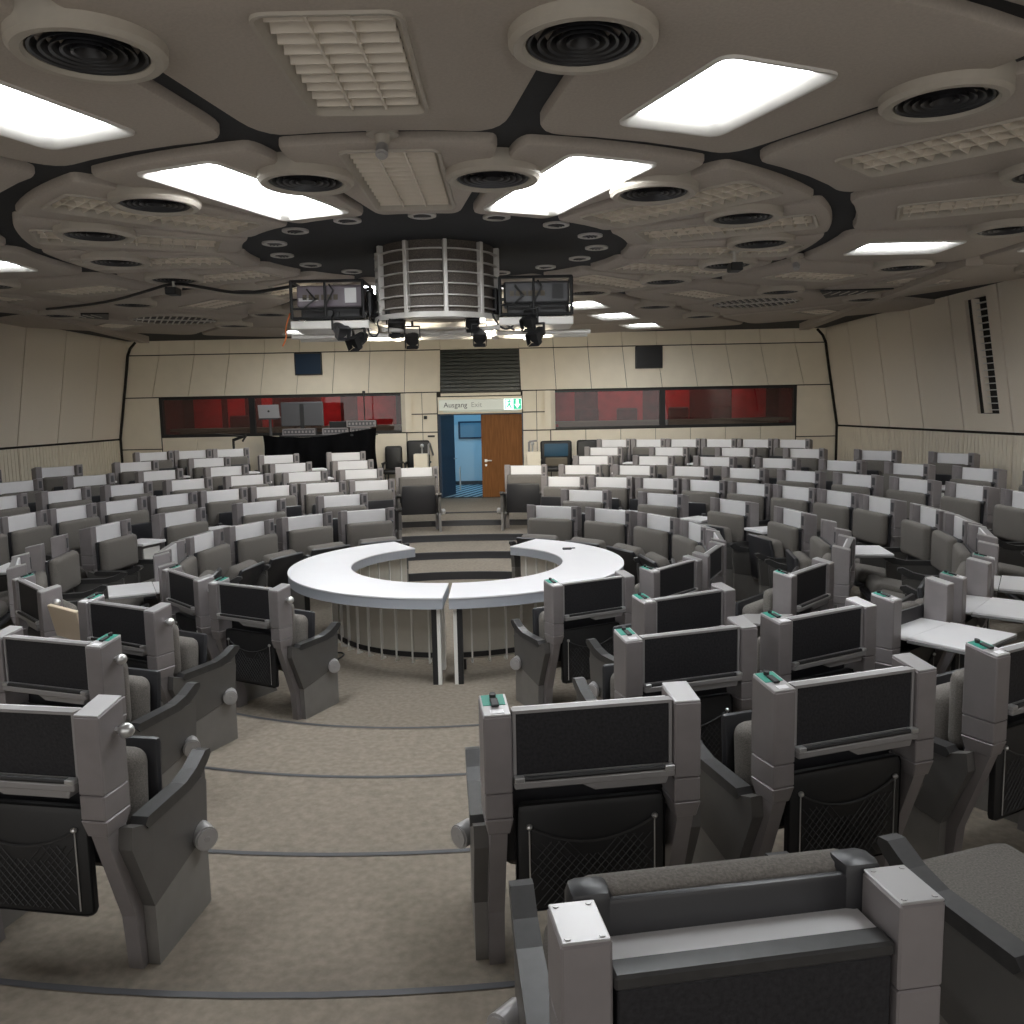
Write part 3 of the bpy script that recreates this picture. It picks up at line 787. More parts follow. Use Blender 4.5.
# ------------------------------------------------------------------ round table (two halves)
TX, TY = .11, -.03
ZT = .77
for s in (-1, 1):
    W = side_word(s)
    t = thing('ring_table', '%s half of the white ring-shaped table in the centre' % W, 'table', (TX, TY, 0), 0, 'halves of the round table')
    a0, a1 = (R(.9), R(150)) if s > 0 else (R(-150), R(-.9))
    bm = BM(); lathe(bm, [(1.08, ZT - .012), (1.08, ZT), (1.70, ZT), (1.70, ZT - .012)], 48, (0, 0), a0, a1); obj('tabletop', bm, 'tabletop', t)
    bm = BM(); lathe(bm, [(1.085, ZT - .10), (1.085, ZT - .012), (1.695, ZT - .012), (1.695, ZT - .10)], 48, (0, 0), a0, a1); obj('apron', bm, 'tableedge', t)
    b0, b1 = (R(5), R(148)) if s > 0 else (R(-148), R(-5))
    bm = BM(); lathe(bm, [(1.24, .11), (1.24, ZT - .10), (1.26, ZT - .10), (1.26, .11)], 40, (0, 0), b0, b1); obj('base_panel', bm, 'slat', t)
    bm = BM(); lathe(bm, [(1.262, .13), (1.262, .175), (1.275, .175), (1.275, .13)], 40, (0, 0), b0, b1)
    obj('kick_rail', bm, 'black', t)
    for i in range(20):
        a = b0 + (b1 - b0) * (i + .5) / 20
        bm = BM(); rbox(bm, -.007, .007, -1.285, -1.24, .08, ZT - .10, T=Matrix.Rotation(a, 4, 'Z')); rbox(bm, -.007, .007, -1.24, -1.225, .08, ZT - .10, T=Matrix.Rotation(a, 4, 'Z')); obj('fin', bm, 'fin', t)
    for r in (1.60, 1.18):
        x = s * .075
        bm = BM(); rbox(bm, *sorted((s * .055, s * .085)), -r - .03, -r + .05, 0, ZT - .10); obj('leg', bm, 'fin', t)
        bm = BM(); rbox(bm, *sorted((s * .0855, s * .13)), -r - .03, -r + .05, 0, ZT - .10); obj('leg_plate', bm, 'black', t)
    a = s * R(147)
    for r in (1.5,):
        bm = BM(); rbox(bm, -.02, .02, -r - .03, -r + .03, 0, ZT - .10, T=Matrix.Rotation(a, 4, 'Z')); obj('leg', bm, 'black', t)
    a = s * R(75)
    bm = BM(); rbox(bm, -.02, .02, -1.55, -1.50, 0, ZT - .10, T=Matrix.Rotation(a, 4, 'Z')); obj('leg', bm, 'black', t)
bm = BM(); rbox(bm, -.05, .05, -.03, .03, 0, .02, .006); cyl(bm, (.0, 0, .015), (.09, .03, .01), .006); tag(obj('cable_socket', bm, 'gear', None, (1.28, .62, ZT)), 'small dark cable socket lying on the right table half', 'socket')
curve('floor_cable', [(-1.2, .1, .01), (-1.35, -.2, .01), (-1.1, -.4, .01), (-1.25, -.7, .01), (-.9, -.6, .01), (-1.0, -.9, .01)], .008, 'black', 'thin black cable on the carpet under the left table half', 'cable')
curve('floor_cable', [(-1.7, .0, .01), (-1.5, -.15, .01), (-1.25, .0, .01), (-1.15, .2, .01)], .009, 'rubber', 'short dark cable behind the left end of the ring table', 'cable')

# ------------------------------------------------------------------ seats
def seat_meshes():
    D = {}
    for s, n in ((-1, 'L'), (1, 'R')):
        x0, x1 = sorted((s * .272, s * .364)); xc = (x0 + x1) / 2
        for low in (0, 1):
            top = 1.035 if not low else .90; y0, y1 = -.12, .02; mid = .70 if not low else .66; slope = .20 if not low else 0
            tilt = lambda vs, sl=slope: [setattr(v.co, 'z', v.co.z + (v.co.y - y0) * sl) for v in vs]
            bm = BM()
            g = rbox(bm, x0, x1, y0, y1, mid + .055, top, .005); tilt([v for v in g if v.co.z > top - .02])
            rbox(bm, x0 + .001, x1 - .001, y0 + .001, y1 - .001, mid - .035, mid + .053, .004)
            g = rbox(bm, x0, x1, y0, y1, mid - .10, mid - .037, .004)
            g = [v for v in g if v.co.z < mid - .09]
            for v in g: v.co.x = xc + (v.co.x - xc) * .8; v.co.y = -.05 + (v.co.y + .05) * .8
            prism(bm, [(-.105, mid - .08), (.005, mid - .08), (.13, .12), (.14, 0), (.05, 0), (.03, .22)], 'x', xc - .028, xc + .028)
            D['post', n, low] = mesh('post', bm, 'post')
            bm = BM(); g = rbox(bm, x0 + .002, x1 - .002, y0 + .002, y1 - .002, top, top + .006, .002); tilt(g)
            if low:
                for xx in (x0 + .015, x1 - .015):
                    for yy in (-.105, .005): cyl(bm, (xx, yy, top + .005), (xx, yy, top + .008), .006, 8)
            D['plate', n, low] = mesh('top_plate', bm, 'plate')
        zt = 1.041
        def tl(bm): tilt(bm.verts, .20); return bm
        bm = BM(); rbox(bm, xc - .038, xc + .036, -.055, .012, zt, zt + .002); D['sticker', n] = mesh('sticker', tl(bm), 'green')
        bm = BM(); rbox(bm, xc - .012, xc + .014, -.070, -.02, zt + .001, zt + .010, .003); cyl(bm, (xc, -.005, zt), (xc, -.005, zt + .016), .011, 10); D['lock', n] = mesh('lock', tl(bm), 'black')
        bm = BM(); rbox(bm, xc - .02, xc + .024, -.108, -.085, zt, zt + .002); D['tag', n] = mesh('number_tag', tl(bm), 'white')
        # side panel, foot, arm
        bm = BM(); prism(bm, [(.075, .24), (.50, .315), (.52, .53), (.49, .555), (.10, .555), (-.03, .60), (-.04, .52)], 'x', s * .345, s * .395)
        prism(bm, [(.05, .553), (.09, .553), (.38, .553), (.49, .59), (.52, .59), (.52, .53), (.08, .53)], 'x', s * .35, s * .39)
        D['side', n] = mesh('side_panel', bm, 'side')
        bm = BM(); prism(bm, [(.085, 0), (.50, 0), (.50, .312), (.078, .237)], 'x', s * .347, s * .393); D['foot', n] = mesh('foot_panel', bm, 'foot')
        bm = BM(); v = prism(bm, [(.04, .575), (.06, .597), (.34, .597), (.43, .618), (.515, .658), (.555, .652), (.56, .63), (.53, .605), (.46, .568), (.38, .553), (.06, .553)], 'x', s * .338, s * .402)
        D['arm', n] = mesh('armrest', bm, 'rubber')
        bm = BM(); cyl(bm, (s * .385, .455, .33), (s * .442, .405, .33), .050, 20); cyl(bm, (s * .442, .405, .33), (s * .447, .401, .33), .043, 20); cyl(bm, (s * .447, .401, .33), (s * .449, .399, .33), .012, 12); D['disc', n] = mesh('aisle_lamp', bm, 'plate', True)
        bm = BM(); cyl(bm, (s * .36, -.03, .96), (s * .39, -.03, .96), .011, 8); ball(bm, (s * .40, -.03, .96), .027); D['knob', n] = mesh('knob', bm, 'alu', True)
        bm = BM(); rbox(bm, xc - .022, xc + .022, .02, .026, .93, 1.03, .002); ball(bm, (xc, .045, .885), .022, 10, 6); cyl(bm, (xc, .02, .885), (xc, .04, .885), .01, 8); D['mic', n] = mesh('microphone_socket', bm, 'gear', True)
    # desk panel (folded up)
    bm = BM()
    for x0, x1, z0, z1 in ((-.268, .268, 1.035, 1.046), (-.268, .268, .80, .811), (-.268, -.257, .811, 1.035), (.257, .268, .811, 1.035)): rbox(bm, x0, x1, -.105, -.065, z0, z1)
    D['rim'] = mesh('panel_rim', bm, 'rim')
    bm = BM(); rbox(bm, -.257, .257, -.100, -.070, .811, 1.035); D['board'] = mesh('desk_board', bm, 'blacktex')
    bm = BM(); rbox(bm, -.262, .262, -.066, -.05, .80, 1.044, .003); D['white'] = mesh('writing_surface', bm, 'white')
    bm = BM(); rbox(bm, -.268, .268, -.135, -.06, .772, .798, .004); prism(bm, [(.0, .745), (.24, .745), (.25, .773), (-.05, .773)], 'y', -.125, -.07); D['tray'] = mesh('pen_tray', bm, 'rim')
    bm = BM(); cyl(bm, (-.235, -.125, .806), (.235, -.125, .806), .009, 8); D['rod'] = mesh('rod', bm, 'black', True)
    for s, n in ((-1, 'L'), (1, 'R')):
        bm = BM(); rbox(bm, *sorted((s * .235, s * .268)), -.137, -.108, .796, .815, .003); D['caps', n] = mesh('rod_end', bm, 'alu')
    # folded-down desk
    bm = BM(); rbox(bm, -.265, .265, -.145, .05, .795, .81, .003); D['strip'] = mesh('desk_hinge_leaf', bm, 'white')
    bm = BM(); rbox(bm, -.262, .262, -.52, -.15, .80, .815, .003); D['tablet'] = mesh('desk_leaf', bm, 'white')
    bm = BM(); rbox(bm, -.264, .264, -.522, -.148, .782, .7995, .003); rbox(bm, -.03, .03, -.35, -.10, .75, .782); D['tunder'] = mesh('desk_support', bm, 'edge')
    # low desk top of the nearest row
    bm = BM(); rbox(bm, -.265, .265, -.055, .05, .80, .815, T=Matrix.Translation((0, 0, -.0))); D['lowwhite'] = mesh('writing_surface', bm, 'white')
    bm = BM(); rbox(bm, -.268, .268, -.115, -.055, .79, .822, .006); rbox(bm, -.268, .268, .04, .055, .79, .82, .003); D['lowrail'] = mesh('desk_rail', bm, 'rubber')
    bm = BM(); rbox(bm, -.262, .262, -.112, -.085, .52, .79, .003); D['lowboard'] = mesh('desk_board', bm, 'blacktex')
    for s, n in ((-1, 'L'), (1, 'R')):
        bm = BM(); rbox(bm, *sorted((s * .235, s * .322)), .018, .10, .60, .918, .022, 2); D['cap', n] = mesh('backrest_corner', bm, 'shell', True)
    # back shells
    bm = BM(); rbox(bm, -.315, .315, .024, .045, .42, .895, .010, 2); D['bshell'] = mesh('backrest_shell', bm, 'shell', True)
    bm = BM(); rbox(bm, -.312, .312, .04, .13, .555, .908, .044, 3)
    for v in bm.verts: v.co.y += .03 * (1 - (v.co.x / .312) ** 2) * (1 if v.co.y > .08 else 0)
    D['back'] = mesh('backrest', bm, 'cushion', True, 60)
    bm = BM(); rbox(bm, -.258, .258, -.075, -.035, .27, .685, .03, 2); D['pocket'] = mesh('pocket_shell', bm, 'black', True)
    bm = BM()
    def sag(x): return .60 - .07 * (1 - (x / .215) ** 2)
    for k in range(16):
        x = -.215 + k * .43 / 15
        for d in (-1, 1):
            pts = []
            for j in range(6):
                z = .30 + j * .06; xx = x + d * (j - 2.5) * .05
                if abs(xx) <= .215 and z <= sag(xx): pts.append((xx, -.079, z))
            if len(pts) > 1: tube(bm, pts, .0018, 4)
    tube(bm, [(-.215 + k * .043, -.081, sag(-.215 + k * .043)) for k in range(11)], .005, 5)
    D['net'] = mesh('pocket_net', bm, 'net')
    for s, n in ((-1, 'L'), (1, 'R')):
        bm = BM(); tube(bm, [(s * .215, -.081, .30), (s * .215, -.081, .605)], .0026, 5); ball(bm, (s * .215, -.083, .605), .011, 8, 6)
        D['wire', n] = mesh('pocket_wire', bm, 'alu')
    # seat about its hinge
    bm = BM(); rbox(bm, -.295, .295, .04, .495, -.02, .125, .06, 4); D['seat'] = mesh('seat', bm, 'cushion', True, 60)
    bm = BM(); rbox(bm, -.315, .315, .02, .52, -.055, -.015, .018, 2); D['sshell'] = mesh('seat_shell', bm, 'shell', True)
    bm = BM(); rbox(bm, -.315, .315, .02, .52, -.055, -.015, .018, 2); D['sshellgrey'] = mesh('seat_shell', bm, 'side', True)
    for s, n in ((-1, 'L'), (1, 'R')):
        bm = BM(); cyl(bm, (s * .312, .24, .265), (s * .342, .24, .265), .03, 12); D['hinge', n] = mesh('hinge', bm, 'plate', True)
    done = set()
    for k, me in D.items():
        if me.name in done: continue
        done.add(me.name)
        seat = str(k).startswith(('seat', 'sshell'))
        for v in me.vertices:
            y = v.co.y + (.25 if seat else 0)
            if y > 0: v.co.x *= 1 - .18 * y
    return D
SM = seat_meshes()
def make_seat(loc, rz, label, group, up=82, desk='up', low=0, disc=None, knob=None, sticker=None, far=True, name='tip_up_seat', arms='LR'):
    t = thing(name, label, 'seat', loc, rz, group)
    for n in 'LR':
        p = link('post', SM['post', n, low], t); link('top_plate', SM['plate', n, low], p)
        if sticker == n and not low:
            link('sticker', SM['sticker', n], p); link('lock', SM['lock', n], p); link('number_tag', SM['tag', n], p)
        if n == 'L' and far: link('microphone_socket', SM['mic', n], p)
        if knob == n: link('knob', SM['knob', n], p)
        sd = None
        if n in arms: sd = link('side_panel', SM['side', n], t); link('foot_panel', SM['foot', n], sd); link('armrest', SM['arm', n], t)
        if disc == n and sd: link('aisle_lamp', SM['disc', n], sd)
    if low:
        link('writing_surface', SM['lowwhite'], t); link('desk_rail', SM['lowrail'], t); link('desk_board', SM['lowboard'], t); [link('backrest_corner', SM['cap', n], t) for n in 'LR']
    elif desk == 'up':
        d = link('desk_board', SM['board'], t); link('panel_rim', SM['rim'], d); link('writing_surface', SM['white'], d)
        if not far:
            tr = link('pen_tray', SM['tray'], t); link('rod', SM['rod'], tr); [link('rod_end', SM['caps', n], tr) for n in 'LR']
    elif desk == 'down':
        d = link('desk_leaf', SM['tablet'], t); link('desk_hinge_leaf', SM['strip'], d); link('desk_support', SM['tunder'], d)
    b = link('backrest', SM['back'], t); link('backrest_shell', SM['bshell'], b)
    if not far:
        p = link('pocket_shell', SM['pocket'], t); link('pocket_net', SM['net'], p); [link('pocket_wire', SM['wire', n], p) for n in 'LR']
    s = link('seat', SM['seat'], t, (0, .25, .265), (R(up), 0, 0)); link('seat_shell', SM['sshell'], s)
    for n in 'LR': link('hinge', SM['hinge', n], t)
    return t
RAD = [2.66, 3.78, 4.82, 5.92, 6.93, 7.86, 8.83]
ROW = ['innermost', 'second', 'third', 'fourth', 'fifth', 'sixth', 'seventh']
lat = {1: [27 + 18 * i for i in range(8)], 2: [27 + 18 * i for i in range(8)],
       3: [18 + 9 * i for i in range(17)], 4: [9 + 9 * i for i in range(19)],
       5: [9 + 9 * i for i in range(18)], 6: [18 + 9 * i for i in range(17)], 7: [18 + 4.5 * i for i in range(40)]}
NUDGE = {}
CORR = {(4, -9): 1.3, (3, -18): 1.3, (2, -27): 1.3, (1, -27): 2.3, (4, 18): .7, (4, 27): 1.7, (4, 36): 2.2, (4, 45): 2, (4, 54): 1.5, (4, 63): 1, (3, 18): .3, (3, 27): 1.3, (3, 36): 2.5, (3, 45): 3.6, (3, 54): 4.5, (3, 63): 5, (3, 72): 5.5, (3, 81): 6, (1, -45): 2, (1, -63): 1, (2, -45): 1.5, (2, 27): .5, (2, 45): 2, (2, 63): 2, (1, 27): .6, (1, 45): 1.8, (1, 63): 1.2, (1, 81): .6, (3, -27): 1.7, (3, -36): 1.6, (3, -45): 1.2, (3, -54): 1.1, (3, -63): .9, (3, -72): .7, (3, -81): .4, (3, -90): .2, (5, 9): .1, (5, 18): .6}
seats = 0
for ring in range(1, 8):
    r = RAD[ring - 1]
    for s in (-1, 1):
        near_n = 0
        angs = []
        for a in lat[ring]:           # a measured from the near aisle
            if ring == 7:
                a = 180 - a
                if a < 122: continue
            angs.append(a)
        kept = []
        for a in angs:
            if ring == 5 and a > 165: continue
            if ring == 3 and s > 0 and a == 90: continue
            if ring == 6 and (a > 165 or a < 100): continue
            if ring == 7 and s < 0 and a > 150: continue
            if ring == 7 and a < 138: continue
            aa = a
            x, y = r * sin(R(aa)) * s, -r * cos(R(aa))
            if abs(x) > 7.18 or y > 9.2: continue
            if ring == 6 and s < 0 and False: continue
            pr = proj((x, y, tz(r - .2) + .9))
            if pr is None or not (-110 < pr[0] < 1140) or not (100 < pr[1] < 1180) or pr[2] < 1.2: continue
            kept.append(a)
        nears = sorted([a for a in kept if a <= 90]); fars = sorted([a for a in kept if a > 90], reverse=True)
        for blk, L in (('near', nears), ('far', fars)):
            for k, a in enumerate(L):
                a2 = (a + CORR.get((ring, s * a), 0)); r = RAD[ring - 1] + (.23 if ring == 5 and blk == 'near' and a < 30 else 0)
                x, y = r * sin(R(a2)) * s, -r * cos(R(a2)); z = TZ[ring - 1]
                rz = s * R(a2)
                up = 82; desk = 'up'; low = 0; disc = None; knob = None; st = None
                W = 'right' if s > 0 else 'left'
                if blk == 'near' and a < 60:
                    far = False
                    st = 'L' if s > 0 else ('R' if ring in (3,) else 'L')
                    if s < 0: knob = 'R'
                    if k == 0: disc = 'L' if s > 0 else 'R'
                else: far = True
                if s > 0 and ring in (3, 4, 5) and 55 < a < 125: up = 12
                if s < 0 and ring in (2, 3) and 60 < a < 110: up = 10
                if ring == 1 and blk == 'far': up = 62
                if s > 0 and ring == 3 and a in (36, 45, 54): desk = 'down'
                if s > 0 and ring == 2 and a in (81,): desk = 'down'
                if s < 0 and ring == 1 and a in (63,): desk = 'down'
                if s < 0 and ring == 2 and a in (81,): desk = 'down'
                if ring == 5 and blk == 'near' and a < 30: low = 1; up = 8
                if far and not (a > 90 and a < 171) and a <= 90: st = None
                if blk == 'far' and ring == 4 and k == 0: disc = 'R' if s > 0 else 'L'
                what = {'up': 'grey seat', 'down': 'grey seat with white desk folded down'}[desk]
                if low: what = 'grey seat with low flat desk top'
                elif desk == 'up': what = 'grey seat, black board up' if not far else ('grey seat, white desk panel up')
                lab = '%s, %s %s of the %s, %s row' % (what, ORD[k], W, 'near aisle' if blk == 'near' else 'door steps', ROW[ring - 1])
                last = make_seat((x, y, z), rz, lab, 'seats in the %s row' % ROW[ring - 1], up, desk, low, disc, knob, st, far, arms='LR' if ring not in (1, 3, 7) else ('LR' if k == 0 and blk == 'near' else ('R' if s > 0 else 'L')))
                if ring == 3 and not (blk == 'near' and a < 60): last.scale = (.97, 1, 1)
                if ring == 7: bpy.data.objects[last.name].scale = (.93, 1, 1)
                if blk == 'near' and a < 60: last.scale = (1.04 if ring == 4 and a == 9 else (.96 if ring == 3 and s < 0 and k else 1), 1, {1: .995, 2: .985, 3: .97 if s > 0 else .985, 4: .96 if s > 0 else .98}.get(ring, 1))
                if low: last.scale = (1.1, 1, 1)
                seats += 1
print('SEATS', seats)

# side desks standing in the gaps between seats
bm = BM(); rbox(bm, -.15, .15, -.08, .06, .0, .74, .006); SDP = mesh('pedestal', bm, 'foot')
bm = BM(); rbox(bm, -.13, .13, .06, .07, .42, .70); SDF = mesh('front_panel', bm, 'frame')
bm = BM(); rbox(bm, -.19, .19, -.24, .12, .74, .77, .004); SDT = mesh('desk_top', bm, 'white')
def side_desk(ring, a, s, lab, w=1.0):
    r = RAD[ring - 1]; x, y = r * sin(R(a)) * s, -r * cos(R(a))
    if abs(x) > 7.2: return
    pr = proj((x, y, 1.2))
    if pr is None or not (-60 < pr[0] < 1090): return
    t = thing('side_desk', lab, 'side desk', (x, y, TZ[ring - 1]), s * R(a), 'side desks between seats')
    t.scale = (w, 1, 1)
    link('pedestal', SDP, t); link('front_panel', SDF, t); link('desk_top', SDT, t)
for s in (-1, 1):
    W = side_word(s)
    k = 0
    for a in (144, 126, 108):
        side_desk(2, a, s, 'white-topped side desk, %s gap %s of the door steps, second row' % (ORD[k], W)); k += 1
    for ring, w in ((5, .9), (6, 1.2)):
        k = 0
        for i in range(6):
            a = 157.5 - 9 * i
            if ring == 6 and i > 4: continue
            side_desk(ring, a, s, 'white-topped side desk, %s gap %s of the door steps, %s row' % (ORD[k], W, ROW[ring - 1]), w); k += 1
# near gaps of the second row
def near_desk(s, a, lab, board):
    r = RAD[1]; t = thing('side_desk', lab, 'side desk', (r * sin(R(a)) * s, -r * cos(R(a)), TZ[1]), s * R(a))
    zb = .70 if board else .74
    bm = BM(); rbox(bm, -.15, .15, -.06, .06, 0, zb, .006); obj('pedestal', bm, 'foot', t)
    if board: bm = BM(); rbox(bm, -.20, .20, -.015, .015, .72, .95, .004, T=Matrix.Translation((0, -.06, 0)) @ Matrix.Translation((0, 0, .76)) @ Matrix.Rotation(R(12), 4, 'X') @ Matrix.Translation((0, 0, -.76))); obj('raised_board', bm, 'cream_board', t)
    bm = BM(); rbox(bm, -.19, .19, -.16 if board else -.22, .1 if board else .18, zb, zb + .02, .004, T=None if board else Matrix.Translation((0, 0, .74)) @ Matrix.Rotation(R(-10), 4, 'X') @ Matrix.Translation((0, 0, -.74))); obj('desk_top', bm, 'plate', t)
near_desk(1, 37.4, 'grey tilted side desk top between two second-row seats, right block', False)
near_desk(-1, 37.5, 'cream board standing upright between seats of the left block', True)

# ------------------------------------------------------------------ AV desk and things at the back
t = thing('equipment_desk', 'long equipment desk hidden under a black cloth at the back', 'desk', (-3.14, 8.75, .63))
bm = BM(); rbox(bm, -.80, 1.08, -.28, .35, 1.22, 1.26, .005); obj('desk_top', bm, 'black', t)
for x in (-.75, 1.0):
    for y in (-.2, .28):
        bm = BM(); cyl(bm, (x, y, 0), (x, y, 1.22), .025); obj('leg', bm, 'gear', t)
def drape():
    bm = BM(); nx, nz = 90, 14
    V = []
    for i in range(nx + 1):
        u = i / nx; x = -1.12 + 2.26 * u
        top = 1.275 - .10 * sin(PI * u) ** 1.0 * (1 - u) - .0 + (.10 * max(0, u - .55) / .45)
        row = []
        for j in range(nz + 1):
            v = j / nz
            yy = -.30 - .035 * v - .018 * sin(u * 62 + v * 3) * (.3 + v) - .02 * sin(u * 23 - v * 4)
            row.append(bm.verts.new((x + .02 * sin(v * 6 + u * 9), yy, top * (1 - v) + .25 * v)))
        V.append(row)
    for i in range(nx):
        for j in range(nz): bm.faces.new((V[i][j], V[i + 1][j], V[i + 1][j + 1], V[i][j + 1]))
    r = bmesh.ops.solidify(bm, geom=bm.faces[:], thickness=.006)
    return bm
o = tag(obj('black_cloth', drape(), 'cloth', None, (-3.14, 8.75, .63), smooth=True), 'black cloth draped over the front of the equipment desk', 'cloth')
def laptop(x, y, z, w, h, m, lab, logo):
    t = thing('laptop', lab, 'laptop', (x, y, z))
    bm = BM(); rbox(bm, -w / 2, w / 2, .0, .26, 0, .018, .004); obj('keyboard_base', bm, m, t)
    bm = BM(); rbox(bm, -w / 2, w / 2, -.008, .006, .0, h, .006, T=Matrix.Rotation(R(12), 4, 'X')); obj('lid', bm, m, t)
    if logo:
        bm = BM(); cyl(bm, (0, -.012, h * .52), (0, -.0085, h * .52), .022, 14); bmesh.ops.transform(bm, matrix=Matrix.Rotation(R(12), 4, 'X'), verts=bm.verts); obj('emblem', bm, 'ink', t)
t = thing('laptop_stand', 'dark stand raising the silver laptop at the desk end', 'stand', (-4.19, 8.75, .63))
bm = BM(); rbox(bm, -.2, .2, -.12, .2, 1.58, 1.61, .005); cyl(bm, (0, .03, .03), (0, .03, 1.58), .03); rbox(bm, -.2, .2, -.15, .2, 0, .03, .005); obj('stand_frame', bm, 'gear', t)
laptop(-4.18, 8.70, 2.241, .42, .27, 'silver', 'silver laptop with dark emblem on a stand left of the monitor', True)
laptop(-2.78, 8.72, 1.893, .38, .26, 'black', 'black laptop on the equipment desk right of the monitor', False)
t = thing('monitor', 'wide grey monitor seen from behind on the equipment desk', 'monitor', (-3.52, 8.72, 1.893))
bm = BM(); rbox(bm, -.43, .43, -.015, .035, .17, .66, .02, 2); obj('screen_case', bm, 'gear', t)
bm = BM(); rbox(bm, -.04, .04, -.04, -.015, .05, .62, .006); obj('stand_post', bm, 'black', t)
bm = BM(); rbox(bm, -.14, .14, -.1, .1, 0, .05, .008); obj('stand_base', bm, 'black', t)
for x, z, w, lab in ((-3.55, 0, .66, 'white-edged rack unit under the monitor on the equipment desk'), (-2.82, 0, .52, 'low mixer rack in the middle of the equipment desk'), (-2.32, .0, .40, 'lower rack unit at the right end of the equipment desk'), (-2.30, .14, .58, 'upper rack unit stacked at the right desk end')):
    y = 8.52
    t = thing('rack_unit', lab, 'rack unit', (x, y, 1.893 + z), 0, 'rack units on the equipment desk')
    bm = BM(); rbox(bm, -w / 2, w / 2, -.02, .14, 0.0, .125, .006); obj('case', bm, 'gear', t)
    bm = BM()
    for z0, z1, x0, x1 in ((.0, .015, -w / 2, w / 2), (.11, .128, -w / 2, w / 2), (.015, .11, -w / 2, -w / 2 + .02), (.015, .11, w / 2 - .02, w / 2)): rbox(bm, x0, x1, -.028, -.02, z0, z1)
    obj('rim', bm, 'post', t)
    bm = BM()
    n = int(w / .07)
    for i in range(n): rbox(bm, -w / 2 + .04 + i * .07, -w / 2 + .075 + i * .07, -.026, -.02, .04, .085)
    obj('control', bm, 'post', t)
t = thing('microphone_stand', 'thin black microphone stand before the left booth window', 'stand', (-2.35, 9.25, .63))
bm = BM(); cyl(bm, (0, 0, .02), (0, 0, 2.05), .012); obj('pole', bm, 'black', t)
bm = BM(); cyl(bm, (0, 0, 0), (0, 0, .03), .14, 20); obj('base', bm, 'black', t)
bm = BM(); cyl(bm, (0, 0, 2.03), (0, 0, 2.13), .03, 10); obj('microphone', bm, 'black', t)
t = thing('reading_lamp', 'black angled desk lamp by the left end of the black cloth', 'lamp', (-4.95, 8.75, .63))
bm = BM(); cyl(bm, (0, 0, 0), (0, 0, 1.2), .025); obj('pole', bm, 'black', t)
bm = BM(); cyl(bm, (0, 0, 1.18), (.28, -.05, 1.27), .03); cyl(bm, (.28, -.05, 1.27), (.2, -.05, 1.15), .02); obj('arm', bm, 'black', t)
bm = BM(); rbox(bm, -.5, .1, -.1, .1, 1.25, 1.28, .008, T=Matrix.Rotation(R(6), 4, 'Y')); obj('lamp_head', bm, 'black', t)
# balustrade blocks, handrails and dark chairs beside the door
for s in (-1, 1):
    W = side_word(s)
    bm = BM(); rbox(bm, *sorted((s * (HALF + .02), s * (HALF + .3))), 8.55, 8.82, .3, 1.46, .006)
    rbox(bm, *sorted((s * (HALF), s * (HALF + .02))), 7.2, BACKY - .01, .3, .64)
    struct('wall_landing_' + W, bm, 'wall')
    t = thing('handrail', 'metal handrail %s of the exit door' % W, 'handrail', (s * (HALF + .02), 9.0, 1.46))
    bm = BM()
    pts = [(-s * .02, -.38, -.02), (-s * .02, -.38, .18), (-s * .02, -.1, .20), (-s * .04, .38, -.06)] if s < 0 else [(s * .05, -.3, -.02), (s * .05, -.3, .2), (s * .22, -.3, .22)]
    tube(bm, pts, .02, 8); obj('rail', bm, 'rim', t)
    bm = BM(); cyl(bm, (s * .12, -.3, .0), (s * .12, -.3, .12), .015, 8); ball(bm, (s * .12, -.3, .16), .04); obj('wall_bracket', bm, 'alu', t)
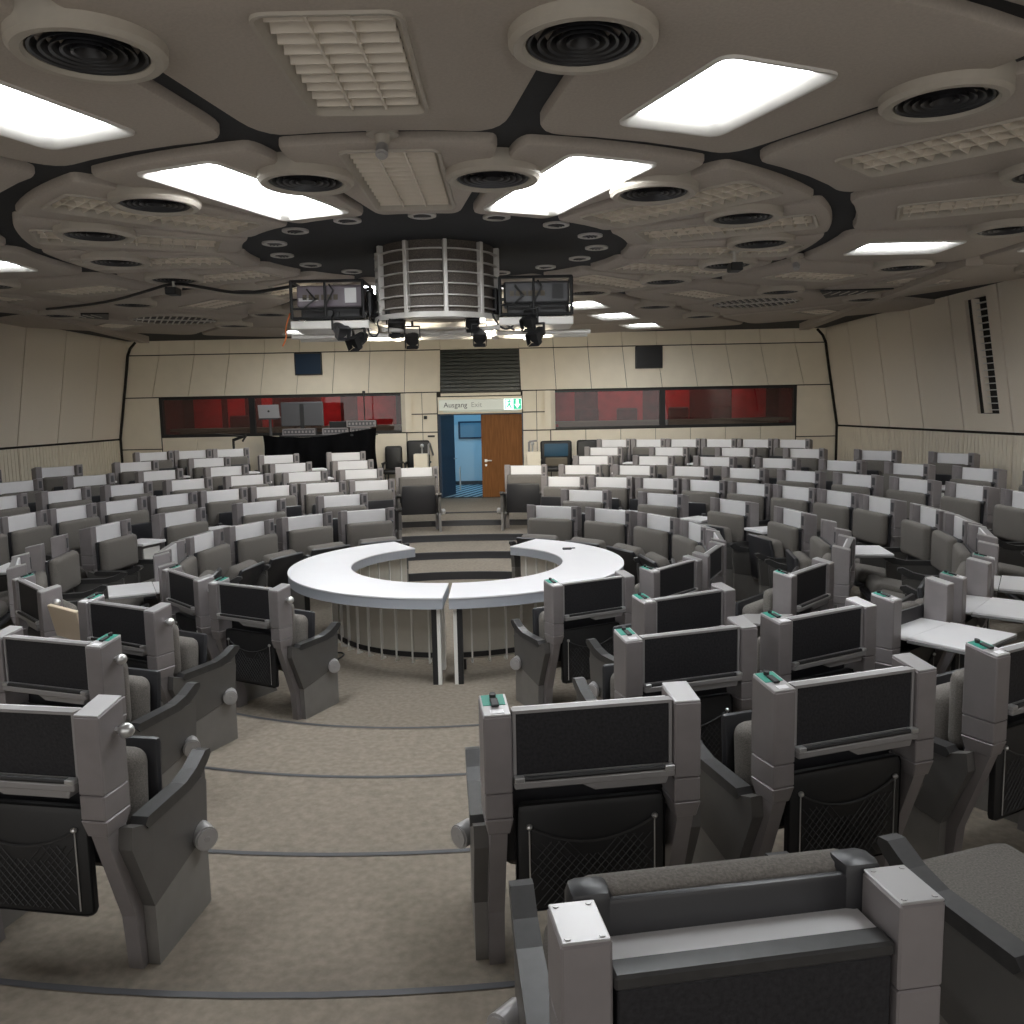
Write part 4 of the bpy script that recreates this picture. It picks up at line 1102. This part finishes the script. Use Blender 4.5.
def black_chair(x, y, z, rz, w, lab, back, inner=None):
    t = thing('black_chair', lab, 'chair', (x, y, z), rz, 'black chairs beside the exit door')
    bm = BM(); rbox(bm, -w / 2, w / 2, .16, .24, .42, .42 + back, .05, 3); obj('backrest', bm, 'black', t, smooth=True)
    if inner:
        bm = BM(); rbox(bm, -w / 2 + .08, w / 2 - .08, .135, .165, .42 + back * .45, .36 + back, .02, 2); obj('backrest_sheen', bm, 'bluesheen', t, smooth=True)  # blue reflection on the black backrest, put in as a coloured pad
        bm = BM(); rbox(bm, -w / 2 + .1, w / 2 - .1, .09, .15, .46, .42 + back * .42, .02, 2); obj('cushion', bm, 'tan', t, smooth=True)
    bm = BM(); rbox(bm, -w / 2, w / 2, -.26, .2, .40, .50, .04, 3); obj('seat', bm, 'black', t, smooth=True)
    for sx in (-1, 1):
        bm = BM(); rbox(bm, sx * w / 2 - .03, sx * w / 2 + .03, -.22, .2, .60, .64, .01); rbox(bm, sx * w / 2 - .02, sx * w / 2 + .02, -.2, -.16, .42, .61); obj('armrest', bm, 'black', t)
        for sy in (-.22, .2):
            bm = BM(); cyl(bm, (sx * (w / 2 - .05), sy, 0), (sx * (w / 2 - .05), sy, .42), .018, 8); obj('leg', bm, 'gear', t)
ZT_ = .63
black_chair(1.63, 9.1, ZT_, 0, .66, 'black chair with blue sheen on its backrest right of the exit door', .60, True)
black_chair(2.33, 9.2, ZT_, 0, .52, 'plain black chair right of the one with blue sheen by the window', .60)
black_chair(-1.27, 9.2, ZT_, 0, .48, 'tall black chair directly left of the exit door', .66)
black_chair(-1.80, 9.25, ZT_, 0, .36, 'smaller black chair between black cloth and tall black chair', .55)
# sticker-like things on the back wall
t = thing('wall_socket', 'small black device on the wall left of the exit door', 'device', (-1.13, BACKY - .0, 2.18))
bm = BM(); rbox(bm, -.035, .035, -.05, 0, -.035, .035, .008); obj('body', bm, 'black', t)
bm = BM(); cyl(bm, (0, -.05, 0), (0, -.06, 0), .015, 10); obj('lens', bm, 'screenblack', t)
tag(obj('wall_bar', (lambda b: (rbox(b, -.075, .075, -.03, 0, -.02, .02, .006), b)[-1])(BM()), 'black', None, (-1.02, BACKY, 1.78)), 'short black bar on the wall left of the exit door', 'bar')

# ------------------------------------------------------------------ world, exposure
w = bpy.data.worlds.new('world'); S.world = w; w.use_nodes = True
w.node_tree.nodes['Background'].inputs[0].default_value = (1, .97, .93, 1); w.node_tree.nodes['Background'].inputs[1].default_value = .62  # added fill light, let in through the open side behind the camera
vs = S.view_settings; vs.view_transform = 'Standard'; vs.look = 'None'; vs.gamma = 1; vs.use_curve_mapping = False
vs.exposure = 0.8
